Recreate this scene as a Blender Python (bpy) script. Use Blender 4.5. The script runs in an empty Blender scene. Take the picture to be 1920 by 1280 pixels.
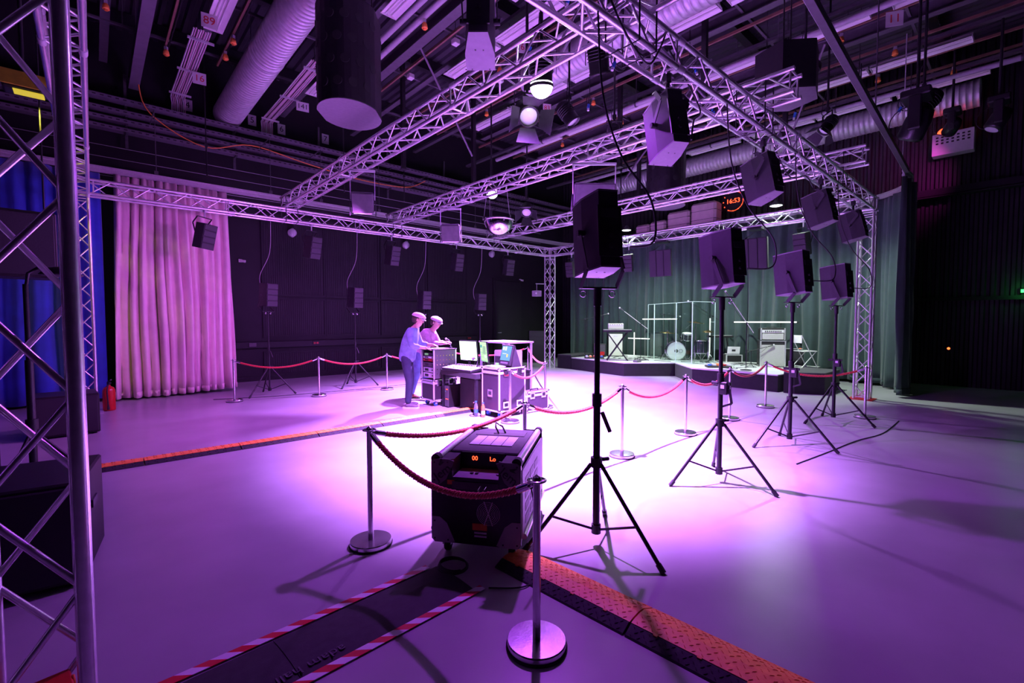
import bpy, math, random
from mathutils import Vector, Matrix, Quaternion
sc = bpy.context.scene
COL = sc.collection
PI = math.pi
R = math.radians

# ---------------------------------------------------------------- camera
cam_d = bpy.data.cameras.new('camera')
cam_d.sensor_width = 36.0
cam_d.lens = 872.16 / 1920 * 36.0
cam_d.clip_start = 0.05
cam_d.clip_end = 200
cam = bpy.data.objects.new('camera', cam_d)
COL.objects.link(cam)
yaw, pit, rol = R(47.964), R(2.534), R(-0.077)
fw = Vector((math.cos(yaw) * math.cos(pit), math.sin(yaw) * math.cos(pit), -math.sin(pit)))
rt0 = Vector((math.sin(yaw), -math.cos(yaw), 0))
up0 = rt0.cross(fw)
rt = rt0 * math.cos(rol) + up0 * math.sin(rol)
up = -rt0 * math.sin(rol) + up0 * math.cos(rol)
cam.matrix_world = Matrix(((rt.x, up.x, -fw.x, 0.106), (rt.y, up.y, -fw.y, -2.2332), (rt.z, up.z, -fw.z, 1.6064), (0, 0, 0, 1)))
sc.camera = cam

# ---------------------------------------------------------------- world, exposure
wd = bpy.data.worlds.new('world'); sc.world = wd
wd.use_nodes = True
wd.node_tree.nodes['Background'].inputs[0].default_value = (0.02, 0.012, 0.04, 1)
wd.node_tree.nodes['Background'].inputs[1].default_value = 0.05
vs = sc.view_settings
vs.view_transform = 'Standard'; vs.look = 'None'; vs.exposure = 0.0; vs.gamma = 1.0
vs.use_curve_mapping = False
sc.cycles.max_bounces = 8
sc.cycles.sample_clamp_indirect = 6.0

# ---------------------------------------------------------------- lamps' settings (each light sits inside its lamp, built below)
KEY_COL = (0.56, 0.20, 1.0)          # hot core of the two lit spotlights
KEY_W, KEY2_W = 20000, 19000
SPILL_COL = (0.45, 0.055, 1.0)        # their wide purple spill
SPILL_W, SPILL2_W = 620, 350
WASH_COL = (0.66, 0.13, 1.0)         # magenta-leaning wash of the flood panels
WASH_W = 60
STAGE_COL = (0.80, 1.0, 0.86)
STAGE_W = 800

# ---------------------------------------------------------------- mesh builder
class MB:
    def __init__(s): s.v = []; s.f = []; s.sm = []
    def add(s, vs, fs, smooth=False, M=None):
        o = len(s.v)
        s.v += [(M @ Vector(v)) if M else Vector(v) for v in vs]
        for f in fs:
            s.f.append([i + o for i in f]); s.sm.append(smooth)
        return s
    def box(s, c, d, M=None, ch=0.0):
        x, y, z = c; a, b, h = d[0] / 2, d[1] / 2, d[2] / 2
        if ch <= 0:
            vs = [(x + i * a, y + j * b, z + k * h) for i in (-1, 1) for j in (-1, 1) for k in (-1, 1)]
            fs = [(0, 1, 3, 2), (4, 6, 7, 5), (0, 4, 5, 1), (2, 3, 7, 6), (0, 2, 6, 4), (1, 5, 7, 3)]
            return s.add(vs, fs, False, M)
        ch = min(ch, a * .9, b * .9, h * .9)
        vs = []; idx = {}
        for i in (-1, 1):
            for j in (-1, 1):
                for k in (-1, 1):
                    for ax in range(3):
                        p = [i * (a - ch), j * (b - ch), k * (h - ch)]
                        p[ax] = (i * a, j * b, k * h)[ax]
                        idx[i, j, k, ax] = len(vs); vs.append((x + p[0], y + p[1], z + p[2]))
        fs = []
        for ax in range(3):
            o1, o2 = (ax + 1) % 3, (ax + 2) % 3
            for sg in (-1, 1):
                q = []
                for u, w in ((-1, -1), (1, -1), (1, 1), (-1, 1)):
                    t = [0, 0, 0]; t[ax] = sg; t[o1] = u; t[o2] = w
                    q.append(idx[t[0], t[1], t[2], ax])
                fs.append(q if sg > 0 else q[::-1])
        for ax in range(3):
            o1, o2 = (ax + 1) % 3, (ax + 2) % 3
            for u in (-1, 1):
                for w in (-1, 1):
                    def g(e, aa):
                        t = [0, 0, 0]; t[ax] = e; t[o1] = u; t[o2] = w
                        return idx[t[0], t[1], t[2], aa]
                    q = [g(-1, o1), g(1, o1), g(1, o2), g(-1, o2)]
                    fs.append(q if u * w > 0 else q[::-1])
        for i in (-1, 1):
            for j in (-1, 1):
                for k in (-1, 1):
                    q = [idx[i, j, k, 0], idx[i, j, k, 1], idx[i, j, k, 2]]
                    fs.append(q if i * j * k > 0 else q[::-1])
        return s.add(vs, fs, False, M)
    def cyl(s, p0, p1, r, n=12, r2=None, caps=True, M=None, smooth=True):
        p0, p1 = Vector(p0), Vector(p1)
        r2 = r if r2 is None else r2
        d = (p1 - p0)
        if d.length < 1e-9: return s
        q = d.to_track_quat('Z', 'Y')
        A = [p0 + q @ Vector((r * math.cos(2 * PI * i / n), r * math.sin(2 * PI * i / n), 0)) for i in range(n)]
        Bv = [p1 + q @ Vector((r2 * math.cos(2 * PI * i / n), r2 * math.sin(2 * PI * i / n), 0)) for i in range(n)]
        s.add(A + Bv, [(i, (i + 1) % n, n + (i + 1) % n, n + i) for i in range(n)], smooth, M)
        if caps:
            if r > 1e-6: s.add(A, [list(range(n))[::-1]], False, M)
            if r2 > 1e-6: s.add(Bv, [list(range(n))], False, M)
        return s
    def tube(s, pts, r, n=8, closed=False, caps=True, M=None):
        pts = [Vector(p) for p in pts]; m = len(pts)
        rs = r if isinstance(r, (list, tuple)) else [r] * m
        tang = []
        for i in range(m):
            a = pts[(i - 1) % m] if (closed or i > 0) else pts[i]
            b = pts[(i + 1) % m] if (closed or i < m - 1) else pts[i]
            t = b - a; tang.append(t.normalized() if t.length > 1e-9 else Vector((0, 0, 1)))
        nrm = tang[0].orthogonal().normalized()
        vs = []
        for i in range(m):
            if i: 
                nrm = nrm - tang[i] * nrm.dot(tang[i])
                nrm = nrm.normalized() if nrm.length > 1e-6 else tang[i].orthogonal().normalized()
            bi = tang[i].cross(nrm)
            for k in range(n):
                a = 2 * PI * k / n
                vs.append(pts[i] + (nrm * math.cos(a) + bi * math.sin(a)) * rs[i])
        fs = []
        for i in range(m if closed else m - 1):
            j = (i + 1) % m
            fs += [(i * n + k, i * n + (k + 1) % n, j * n + (k + 1) % n, j * n + k) for k in range(n)]
        s.add(vs, fs, True, M)
        if caps and not closed:
            s.add(vs[:n], [list(range(n))[::-1]], False, M); s.add(vs[-n:], [list(range(n))], False, M)
        return s
    def lathe(s, prof, n=24, M=None, smooth=True, arc=2 * PI):
        full = abs(arc - 2 * PI) < 1e-6
        k = n if full else n + 1
        vs = [(r * math.cos(arc * i / n), r * math.sin(arc * i / n), z) for i in range(k) for r, z in prof]
        m = len(prof); fs = []
        for i in range(n):
            j = (i + 1) % k
            for t in range(m - 1): fs.append((i * m + t, j * m + t, j * m + t + 1, i * m + t + 1))
        return s.add(vs, fs, smooth, M)
    def prism(s, poly, z0, z1, M=None):
        n = len(poly)
        vs = [(x, y, z0) for x, y in poly] + [(x, y, z1) for x, y in poly]
        fs = [list(range(n))[::-1], list(range(n, 2 * n))] + [(i, (i + 1) % n, n + (i + 1) % n, n + i) for i in range(n)]
        return s.add(vs, fs, False, M)
    def ball(s, c, r, n=12, m=8, sc_=(1, 1, 1), M=None, z0=-1.0, z1=1.0):
        vs = []; c = Vector(c)
        for i in range(m + 1):
            ph = math.asin(max(-1, min(1, z0 + (z1 - z0) * (.5 - .5 * math.cos(PI * i / m)))))
            for k in range(n):
                a = 2 * PI * k / n
                vs.append(c + Vector((r * sc_[0] * math.cos(ph) * math.cos(a), r * sc_[1] * math.cos(ph) * math.sin(a), r * sc_[2] * math.sin(ph))))
        fs = [(i * n + k, i * n + (k + 1) % n, (i + 1) * n + (k + 1) % n, (i + 1) * n + k) for i in range(m) for k in range(n)]
        return s.add(vs, fs, True, M)
    def ring(s, c, rad, r, axis='Z', n=20, m=6, M=None):
        ax = {'X': ((0, 1, 0), (0, 0, 1)), 'Y': ((1, 0, 0), (0, 0, 1)), 'Z': ((1, 0, 0), (0, 1, 0))}[axis]
        u, w = Vector(ax[0]), Vector(ax[1]); c = Vector(c)
        return s.tube([c + (u * math.cos(2 * PI * i / n) + w * math.sin(2 * PI * i / n)) * rad for i in range(n)], r, m, True, M=M)
    def bar(s, p0, p1, w, t, side=(1, 0, 0), M=None):
        """flat bar from p0 to p1, width w in the plane across side, thickness t along side"""
        p0, p1 = Vector(p0), Vector(p1); d = (p1 - p0); L = d.length; d.normalize()
        sd = Vector(side); sd = (sd - d * sd.dot(d)).normalized(); u = d.cross(sd)
        vs = []
        for e in (p0, p1):
            for a, b in ((-1, -1), (1, -1), (1, 1), (-1, 1)): vs.append(e + sd * (t / 2 * a) + u * (w / 2 * b))
        return s.add(vs, [(3, 2, 1, 0), (4, 5, 6, 7), (0, 1, 5, 4), (1, 2, 6, 5), (2, 3, 7, 6), (3, 0, 4, 7)], False, M)
    def mesh(s, name):
        me = bpy.data.meshes.new(name)
        me.from_pydata([tuple(v) for v in s.v], [], s.f)
        me.polygons.foreach_set('use_smooth', s.sm)
        me.update()
        return me
    def build(s, name, mat, parent=None, loc=None, rot=None, kind=None):
        return put(name, s.mesh(name), mat, parent, loc, rot, kind)

def put(name, me, mat, parent=None, loc=None, rot=None, kind=None):
    o = bpy.data.objects.new(name, me); COL.objects.link(o)
    if mat is not None and not me.materials: me.materials.append(mat)
    if parent is not None: o.parent = parent
    if loc is not None: o.location = loc
    if rot is not None: o.rotation_euler = rot
    if kind: o['kind'] = kind
    return o

def tag(o, label=None, cat=None, group=None, kind=None):
    if label: o['label'] = label
    if cat: o['category'] = cat
    if group: o['group'] = group
    if kind: o['kind'] = kind
    return o

def thing(name, label, cat, loc=(0, 0, 0), rz=0.0, group=None, rot=None):
    o = bpy.data.objects.new(name, None); COL.objects.link(o)
    o.empty_display_size = .1
    o.location = loc; o.rotation_euler = rot if rot else (0, 0, rz)
    return tag(o, label, cat, group)

def copy_tree(o, label, loc=None, rz=None, rot=None, parent=None):
    c = o.copy(); COL.objects.link(c)
    if parent is not None: c.parent = parent
    if label: c['label'] = label
    if loc is not None: c.location = loc
    if rz is not None: c.rotation_euler = (0, 0, rz)
    if rot is not None: c.rotation_euler = rot
    for ch in KIDS(o): copy_tree(ch, None, parent=c)
    return c
_kids_cache = {}
def KIDS(o):
    if o.name not in _kids_cache: _kids_cache[o.name] = list(o.children)
    return _kids_cache[o.name]

def frame(o, dx, dy, dz, loc):
    o.matrix_world = Matrix(((dx[0], dy[0], dz[0], loc[0]), (dx[1], dy[1], dz[1], loc[1]), (dx[2], dy[2], dz[2], loc[2]), (0, 0, 0, 1)))

def text_mesh(body, size, extrude=0.001, align='CENTER', font=None):
    cu = bpy.data.curves.new('lettering', 'FONT')
    cu.body = body; cu.size = size; cu.extrude = extrude; cu.align_x = align; cu.align_y = 'CENTER'; cu.resolution_u = 3
    ob = bpy.data.objects.new('lettering', cu); COL.objects.link(ob)
    dg = bpy.context.evaluated_depsgraph_get()
    me = bpy.data.meshes.new_from_object(ob.evaluated_get(dg))
    bpy.data.objects.remove(ob); bpy.data.curves.remove(cu)
    return me

def rounded(w, h, r, n=4):
    pts = []
    for cx, cy, a0 in ((w / 2 - r, h / 2 - r, 0), (-w / 2 + r, h / 2 - r, 90), (-w / 2 + r, -h / 2 + r, 180), (w / 2 - r, -h / 2 + r, 270)):
        for i in range(n + 1):
            a = R(a0 + 90 * i / n); pts.append((cx + r * math.cos(a), cy + r * math.sin(a)))
    return pts

# ---------------------------------------------------------------- materials
MT = {}
def mat(name, col, rough=.5, metal=0.0, var=.12, scale=12, bump=0.0, bscale=60, spec=.5, emit=None, estr=0.0, trans=0.0, aniso=None, sheen=0.0, alpha=1.0):
    m = bpy.data.materials.new(name); m.use_nodes = True
    nt = m.node_tree; b = nt.nodes['Principled BSDF']; L = nt.links
    b.inputs['Roughness'].default_value = rough; b.inputs['Metallic'].default_value = metal
    b.inputs['Specular IOR Level'].default_value = spec
    tc = nt.nodes.new('ShaderNodeTexCoord')
    nz = nt.nodes.new('ShaderNodeTexNoise'); nz.inputs['Scale'].default_value = scale; nz.inputs['Detail'].default_value = 4
    L.new(tc.outputs['Object'], nz.inputs['Vector'])
    cr = nt.nodes.new('ShaderNodeValToRGB')
    lo = [max(0, c * (1 - var)) for c in col]; hi = [min(1, c * (1 + var)) for c in col]
    cr.color_ramp.elements[0].color = (*lo, 1); cr.color_ramp.elements[1].color = (*hi, 1)
    cr.color_ramp.elements[0].position = .3; cr.color_ramp.elements[1].position = .7
    L.new(nz.outputs['Fac'], cr.inputs['Fac']); L.new(cr.outputs['Color'], b.inputs['Base Color'])
    if bump:
        n2 = nt.nodes.new('ShaderNodeTexNoise'); n2.inputs['Scale'].default_value = bscale; n2.inputs['Detail'].default_value = 3
        L.new(tc.outputs['Object'], n2.inputs['Vector'])
        bp = nt.nodes.new('ShaderNodeBump'); bp.inputs['Strength'].default_value = bump; bp.inputs['Distance'].default_value = .01
        L.new(n2.outputs['Fac'], bp.inputs['Height']); L.new(bp.outputs['Normal'], b.inputs['Normal'])
    if emit:
        b.inputs['Emission Color'].default_value = (*emit, 1); b.inputs['Emission Strength'].default_value = estr
    if trans: b.inputs['Transmission Weight'].default_value = trans
    if sheen: b.inputs['Sheen Weight'].default_value = sheen
    MT[name] = m
    return m
def N(name): return MT[name]

mat('floor_vinyl', (.38, .37, .39), .28, var=.10, scale=1.6, bump=.06, bscale=220, spec=.36)
mat('wall_dark', (.007, .006, .0085), .75, var=.2, scale=3, bump=.1, bscale=300)
mat('wall_panel', (.009, .008, .011), .7, var=.2, scale=4, bump=.15, bscale=400)
mat('steel_deck', (.034, .032, .040), .7, var=.2, scale=3)
mat('corrugated', (.022, .019, .025), .5, .2, var=.2, scale=3)
mat('aluminium', (.88, .88, .90), .27, .72, var=.08, scale=30, bump=.04, bscale=160)
mat('alu_profile', (.80, .80, .82), .36, .6, var=.06, scale=30)
mat('steel_brushed', (.72, .72, .73), .24, 1.0, var=.10, scale=20, bump=.05, bscale=90)
mat('chrome', (.85, .85, .86), .10, 1.0, var=.03)
mat('galvanised', (.66, .66, .68), .42, .35, var=.15, scale=10)
mat('white_enamel', (.90, .88, .88), .42, var=.05, scale=6)
mat('grey_paint', (.36, .35, .37), .5, var=.1)
mat('beam_paint', (.13, .115, .14), .6, var=.12, scale=5)
mat('brown_rail', (.20, .105, .07), .5, var=.15, scale=8)
mat('black_paint', (.011, .010, .012), .48, var=.25, scale=20, bump=.08, bscale=250)
mat('black_gloss', (.014, .013, .016), .28, var=.2, scale=20)
mat('black_rubber', (.020, .019, .022), .75, var=.25, scale=25, bump=.1, bscale=200)
mat('black_cloth', (.012, .011, .014), .95, var=.2, scale=10, sheen=.1)
mat('black_steel', (.022, .021, .025), .38, .3, var=.2, scale=20)
mat('speaker_side', (.019, .0175, .023), .6, var=.15, scale=25, bump=.15, bscale=350)
mat('speaker_plate', (.165, .15, .175), .55, .2, var=.08, scale=20)
mat('grille_black', (.034, .031, .038), .6, .3, var=.25, scale=200)
mat('dark_grey', (.075, .07, .08), .55, var=.15)
mat('rope_red', (.52, .022, .020), .6, var=.25, scale=90, sheen=.3)
mat('curtain_beige', (.78, .58, .60), .85, var=.06, scale=5, bump=.1, bscale=120, sheen=.2)
mat('curtain_blue', (.022, .045, .42), .85, var=.12, scale=5, sheen=.3)
mat('curtain_green', (.032, .056, .058), .9, var=.12, scale=5, sheen=.2)
mat('orange_plastic', (.95, .30, .055), .5, var=.12, scale=14, bump=.1, bscale=120)
mat('orange_dark', (.72, .18, .02), .5, var=.1)
mat('red_paint', (.50, .010, .012), .32, var=.1, scale=20)
mat('red_plastic', (.42, .02, .02), .4, var=.1)
mat('white_plastic', (.75, .74, .73), .45, var=.04)
mat('case_laminate', (.030, .019, .032), .45, var=.12, scale=18, bump=.1, bscale=180)
mat('brass', (.75, .58, .26), .25, 1.0, var=.12, scale=18)
mat('stage_deck', (.62, .63, .62), .5, var=.12, scale=4)
mat('drum_shell', (.025, .03, .04), .2, var=.2, scale=30)
mat('drum_head', (.82, .81, .83), .5, var=.04, scale=8)
mat('amp_grill', (.52, .52, .48), .65, var=.15, scale=160)
mat('amp_cream', (.70, .69, .62), .6, var=.08, scale=100)
mat('skin', (.55, .34, .26), .55, var=.08, scale=12)
mat('denim_shirt', (.20, .27, .46), .85, var=.18, scale=14, bump=.3, bscale=16)
mat('plaid_shirt', (.46, .30, .40), .85, var=.2, scale=16, bump=.3, bscale=16)
mat('trousers_dark', (.030, .034, .075), .85, var=.2, scale=10, bump=.3, bscale=14)
mat('jeans_blue', (.11, .16, .32), .85, var=.25, scale=10, bump=.3, bscale=14)
mat('cap_cloth', (.62, .55, .54), .85, var=.08, scale=20)
mat('hair_dark', (.05, .03, .025), .7, var=.3, scale=60)
mat('shoe_grey', (.16, .13, .16), .7, var=.2, scale=30)
mat('shoe_brown', (.30, .12, .07), .5, var=.2, scale=30)
mat('paper', (.80, .79, .76), .7, var=.03)
mat('bottle_clear', (.75, .85, .95), .08, var=.02, trans=.9)
mat('bottle_orange', (.75, .16, .04), .2, var=.05)
mat('blue_plastic', (.03, .16, .62), .4, var=.1)
mat('yellow_plastic', (.80, .62, .05), .5, var=.1)
mat('lens_glass', (.75, .80, .80), .06, var=.02, spec=.8)
mat('foam_pink', (.62, .42, .50), .8, var=.06, scale=8)
mat('sign_red', (.60, .03, .03), .5, var=.05)
mat('ink_black', (.02, .02, .02), .6, var=.1)
mat('lamp_glow', (1, 1, 1), .4, emit=(.86, .70, 1.0), estr=60)
mat('lamp_glow_small', (1, 1, 1), .4, emit=(.86, .72, 1.0), estr=30)
mat('pendant_glow', (1, 1, 1), .4, emit=(.86, 1.0, .90), estr=14)
mat('tube_glow', (1, 1, 1), .4, emit=(.93, 1.0, .92), estr=1.6)
mat('led_red', (.3, .01, .01), .4, emit=(1.0, .07, .02), estr=4.0)
mat('led_orange', (.3, .03, .01), .4, emit=(1.0, .14, .03), estr=3.5)
mat('led_magenta', (.3, .01, .3), .4, emit=(1.0, .05, .8), estr=2.5)
mat('led_yellow', (.4, .3, .01), .4, emit=(.9, .75, .05), estr=.6)
mat('screen_teal', (.02, .05, .05), .2, emit=(.10, .42, .42), estr=1.0)
mat('screen_pale', (.05, .05, .05), .2, emit=(.70, .95, .85), estr=1.0)
mat('screen_dim', (.02, .03, .03), .2, emit=(.30, .60, .34), estr=.6)
mat('flood_glow', (.5, .4, .6), .4, emit=(.66, .13, 1.0), estr=3)
mat('green_glow', (.1, .3, .1), .4, emit=(.05, 1.0, .15), estr=3)

def screen_mat(name, a, b_, st, sx):
    m = bpy.data.materials.new(name); m.use_nodes = True; nt = m.node_tree; p = nt.nodes['Principled BSDF']
    tc = nt.nodes.new('ShaderNodeTexCoord'); br = nt.nodes.new('ShaderNodeTexBrick')
    mp = nt.nodes.new('ShaderNodeMapping'); mp.inputs['Rotation'].default_value = (PI / 2, 0, 0)
    br.inputs['Scale'].default_value = sx; br.inputs['Color1'].default_value = (*a, 1); br.inputs['Color2'].default_value = (*b_, 1)
    br.inputs['Mortar'].default_value = (a[0] * .8, a[1] * .9, a[2] * .8, 1); br.inputs['Mortar Size'].default_value = .02
    nt.links.new(tc.outputs['Generated'], mp.inputs['Vector']); nt.links.new(mp.outputs['Vector'], br.inputs['Vector'])
    nt.links.new(br.outputs['Color'], p.inputs['Emission Color']); p.inputs['Emission Strength'].default_value = st
    p.inputs['Base Color'].default_value = (.02, .02, .02, 1); MT[name] = m
screen_mat('screen_white', (.72, 1.0, .62), (.80, .98, .72), 2.6, 5)
screen_mat('screen_green', (.62, .95, .48), (.30, .62, .34), 1.3, 4)

def stripe_mat():
    m = bpy.data.materials.new('hazard_tape'); m.use_nodes = True; nt = m.node_tree; p = nt.nodes['Principled BSDF']
    tc = nt.nodes.new('ShaderNodeTexCoord'); sx = nt.nodes.new('ShaderNodeSeparateXYZ')
    nt.links.new(tc.outputs['Object'], sx.inputs[0])
    a = nt.nodes.new('ShaderNodeMath'); a.operation = 'MULTIPLY_ADD'; a.inputs[1].default_value = 1.2
    nt.links.new(sx.outputs['Y'], a.inputs[0]); nt.links.new(sx.outputs['X'], a.inputs[2])
    b = nt.nodes.new('ShaderNodeMath'); b.operation = 'MULTIPLY'; b.inputs[1].default_value = 7.2
    nt.links.new(a.outputs[0], b.inputs[0])
    c = nt.nodes.new('ShaderNodeMath'); c.operation = 'FRACT'; nt.links.new(b.outputs[0], c.inputs[0])
    d = nt.nodes.new('ShaderNodeMath'); d.operation = 'GREATER_THAN'; d.inputs[1].default_value = .5; nt.links.new(c.outputs[0], d.inputs[0])
    mx = nt.nodes.new('ShaderNodeMix'); mx.data_type = 'RGBA'
    mx.inputs['A'].default_value = (.78, .75, .78, 1); mx.inputs['B'].default_value = (.62, .012, .03, 1)
    nt.links.new(d.outputs[0], mx.inputs['Factor']); nt.links.new(mx.outputs['Result'], p.inputs['Base Color'])
    p.inputs['Roughness'].default_value = .4; MT['hazard_tape'] = m
stripe_mat()

def glass_mat():
    m = bpy.data.materials.new('acrylic'); m.use_nodes = True; nt = m.node_tree
    nt.nodes.remove(nt.nodes['Principled BSDF']); out = nt.nodes['Material Output']
    t = nt.nodes.new('ShaderNodeBsdfTransparent'); t.inputs[0].default_value = (.93, .97, .96, 1)
    g = nt.nodes.new('ShaderNodeBsdfGlossy'); g.inputs['Roughness'].default_value = .04; g.inputs[0].default_value = (.8, .9, .9, 1)
    lw = nt.nodes.new('ShaderNodeLayerWeight'); lw.inputs[0].default_value = .12
    nz = nt.nodes.new('ShaderNodeTexNoise'); nz.inputs['Scale'].default_value = 3
    ml = nt.nodes.new('ShaderNodeMath'); ml.operation = 'MULTIPLY_ADD'; ml.inputs[1].default_value = .06; ml.inputs[2].default_value = .02
    nt.links.new(nz.outputs['Fac'], ml.inputs[0])
    mx = nt.nodes.new('ShaderNodeMixShader')
    ad = nt.nodes.new('ShaderNodeMath'); ad.operation = 'ADD'; nt.links.new(lw.outputs['Facing'], ad.inputs[0])
    sq = nt.nodes.new('ShaderNodeMath'); sq.operation = 'POWER'; sq.inputs[1].default_value = 4; nt.links.new(lw.outputs['Facing'], sq.inputs[0])
    nt.links.new(sq.outputs[0], ad.inputs[0]); nt.links.new(ml.outputs[0], ad.inputs[1])
    nt.links.new(ad.outputs[0], mx.inputs[0]); nt.links.new(t.outputs[0], mx.inputs[1]); nt.links.new(g.outputs[0], mx.inputs[2])
    nt.links.new(mx.outputs[0], out.inputs[0]); MT['acrylic'] = m
glass_mat()
mat('acrylic_edge', (.70, .85, .82), .2, var=.03)

def lamp(name, kind, parent, loc, aim, watts, col, size=None, blend=1.0, radius=.05):
    d = bpy.data.lights.new(name, kind); d.energy = watts; d.color = col
    if kind == 'SPOT': d.spot_size = R(size); d.spot_blend = blend; d.shadow_soft_size = radius
    if kind == 'POINT': d.shadow_soft_size = radius
    if kind == 'AREA': d.shape = 'RECTANGLE'; d.size, d.size_y = radius
    o = bpy.data.objects.new(name, d); COL.objects.link(o)
    if parent: o.parent = parent
    o.location = loc
    o.rotation_euler = Vector(aim).to_track_quat('-Z', 'Y').to_euler()
    return o
# ================================================================ THE ROOM
WL = 11.65      # plane of the panelled wall
WB = 15.7       # plane of the corrugated wall
CZ = 8.2        # ceiling deck
def struct(name, mb, m, parent=None):
    o = mb.build(name, N(m), parent)
    if parent is None: o['kind'] = 'structure'
    return o
struct('floor', MB().box((4.9, 1.9, -.06), (22.2, 19.9, .12)), 'floor_vinyl')
wl = struct('wall_left', MB().box((4.9, WL + .12, CZ / 2), (22.2, .24, CZ + .2)), 'wall_dark')
struct('wall_right', MB().box((4.9, -8.1, CZ / 2), (22.2, .2, CZ + .2)), 'wall_dark')
struct('wall_front', MB().box((-6.2, 1.9, CZ / 2), (.2, 19.9, CZ + .2)), 'wall_dark')
def ribs(length, pitch, depth, height, axis):
    """trapezoid sheet: profile runs along its length, ribs run along the height"""
    prof = []; n = int(length / pitch)
    for i in range(n):
        x = i * pitch
        prof += [(x, 0), (x + pitch * .35, 0), (x + pitch * .5, depth), (x + pitch * .85, depth)]
    prof.append((n * pitch, 0)); vs = []
    for x, d in prof: vs += [(x, d, 0), (x, d, height)]
    fs = [(2 * i, 2 * i + 2, 2 * i + 3, 2 * i + 1) for i in range(len(prof) - 1)]
    return vs, fs
vs_, fs_ = ribs(19.8, .16, .045, CZ, 0)
mb = MB().add(vs_, fs_, False, Matrix(((0, -1, 0, WB), (1, 0, 0, -8.0), (0, 0, 1, 0), (0, 0, 0, 1))))
mb.box((WB + .12, 1.9, CZ / 2), (.2, 19.9, CZ + .2))
wb = struct('wall_back', mb, 'corrugated')
vs_, fs_ = ribs(21.8, .22, .06, 19.7, 0)
mb = MB().add(vs_, fs_, False, Matrix(((1, 0, 0, -6.0), (0, 0, 1, -8.0), (0, -1, 0, CZ), (0, 0, 0, 1))))
mb.box((4.9, 1.9, CZ + .1), (22.2, 19.9, .16))
ceil = struct('ceiling', mb, 'steel_deck')
for i, y in enumerate((-6.5, -3.6, -.7, 2.2, 5.1, 8.0, 10.8)):
    j = MB().box((4.9, y, CZ - .22), (21.6, .02, .3)).box((4.9, y, CZ - .38), (21.6, .16, .02))
    struct('joist', j, 'black_paint', ceil)
for y in (-4.6, -2.6, -.6, 1.4, 3.4, 5.4, 7.4, 9.4):
    struct('strut_channel', MB().box((4.9, y, 7.18), (21.4, .045, .045)), 'dark_grey', ceil)
    for x in (-2.9, .7, 4.25, 7.7, 11.3, 14.9):
        struct('drop_rod', MB().cyl((x, y, 7.2), (x, y, CZ - .05), .012, 6), 'dark_grey', ceil)

# panelled wall: three rows of ribbed boards in frames
PX = [3.52, 5.22, 6.95, 8.68, 10.45]
def board(w, h):
    m = MB(); n = int((w - .12) / .055)
    for i in range(n):
        m.box((-w / 2 + .06 + .0275 + i * .055, -.018, 0), (.032, .014, h - .12))
    m.box((0, -.008, 0), (w - .08, .012, h - .08))
    return m.mesh('ribbed_board')
def bframe(w, h):
    m = MB()
    for s in (-1, 1):
        m.box((s * (w / 2 - .03), -.022, 0), (.055, .04, h)); m.box((0, -.022, s * (h / 2 - .03)), (w - .11, .04, .055))
    return m.mesh('board_frame')
for z0, z1 in ((.12, .78), (1.16, 2.26), (2.30, 4.55)):
    w = 1.70; bm_, fm_ = board(w, z1 - z0), bframe(w, z1 - z0)
    for x in PX[:-1]:
        p = put('wall_board', bm_, N('wall_panel'), wl, (x + .86, WL, (z0 + z1) / 2))
        put('board_frame', fm_, N('wall_dark'), p)
struct('cable_trunking', MB().box((6.6, WL - .05, .97), (8.4, .1, .17), ch=.01), 'wall_panel', wl)
struct('skirting', MB().box((6.6, WL - .02, .06), (8.4, .04, .12)), 'wall_dark', wl)
d = MB().box((12.36, WL - .03, 1.63), (1.5, .06, 3.26)); d = struct('door_1', d, 'wall_dark')
dd = MB().box((12.36, WL - .075, 1.6), (1.36, .04, 3.14), ch=.01); struct('door_leaf', dd, 'wall_panel', d)
struct('door_handle', MB().cyl((11.8, WL - .1, 1.15), (11.8, WL - .16, 1.15), .012, 8).cyl((11.8, WL - .155, 1.15), (11.93, WL - .155, 1.15), .012, 8), 'galvanised', d)
# ledges on the corrugated wall
t = MB().box((WB - .22, -3.5, 4.72), (.10, 8.6, .16)).box((WB - .22, -3.5, 4.60), (.22, 8.6, .03)); struct('trim_1', t, 'wall_panel')
t = MB().box((WB - .10, -3.5, 2.12), (.10, 8.6, .09)); struct('trim_2', t, 'wall_dark')

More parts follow.
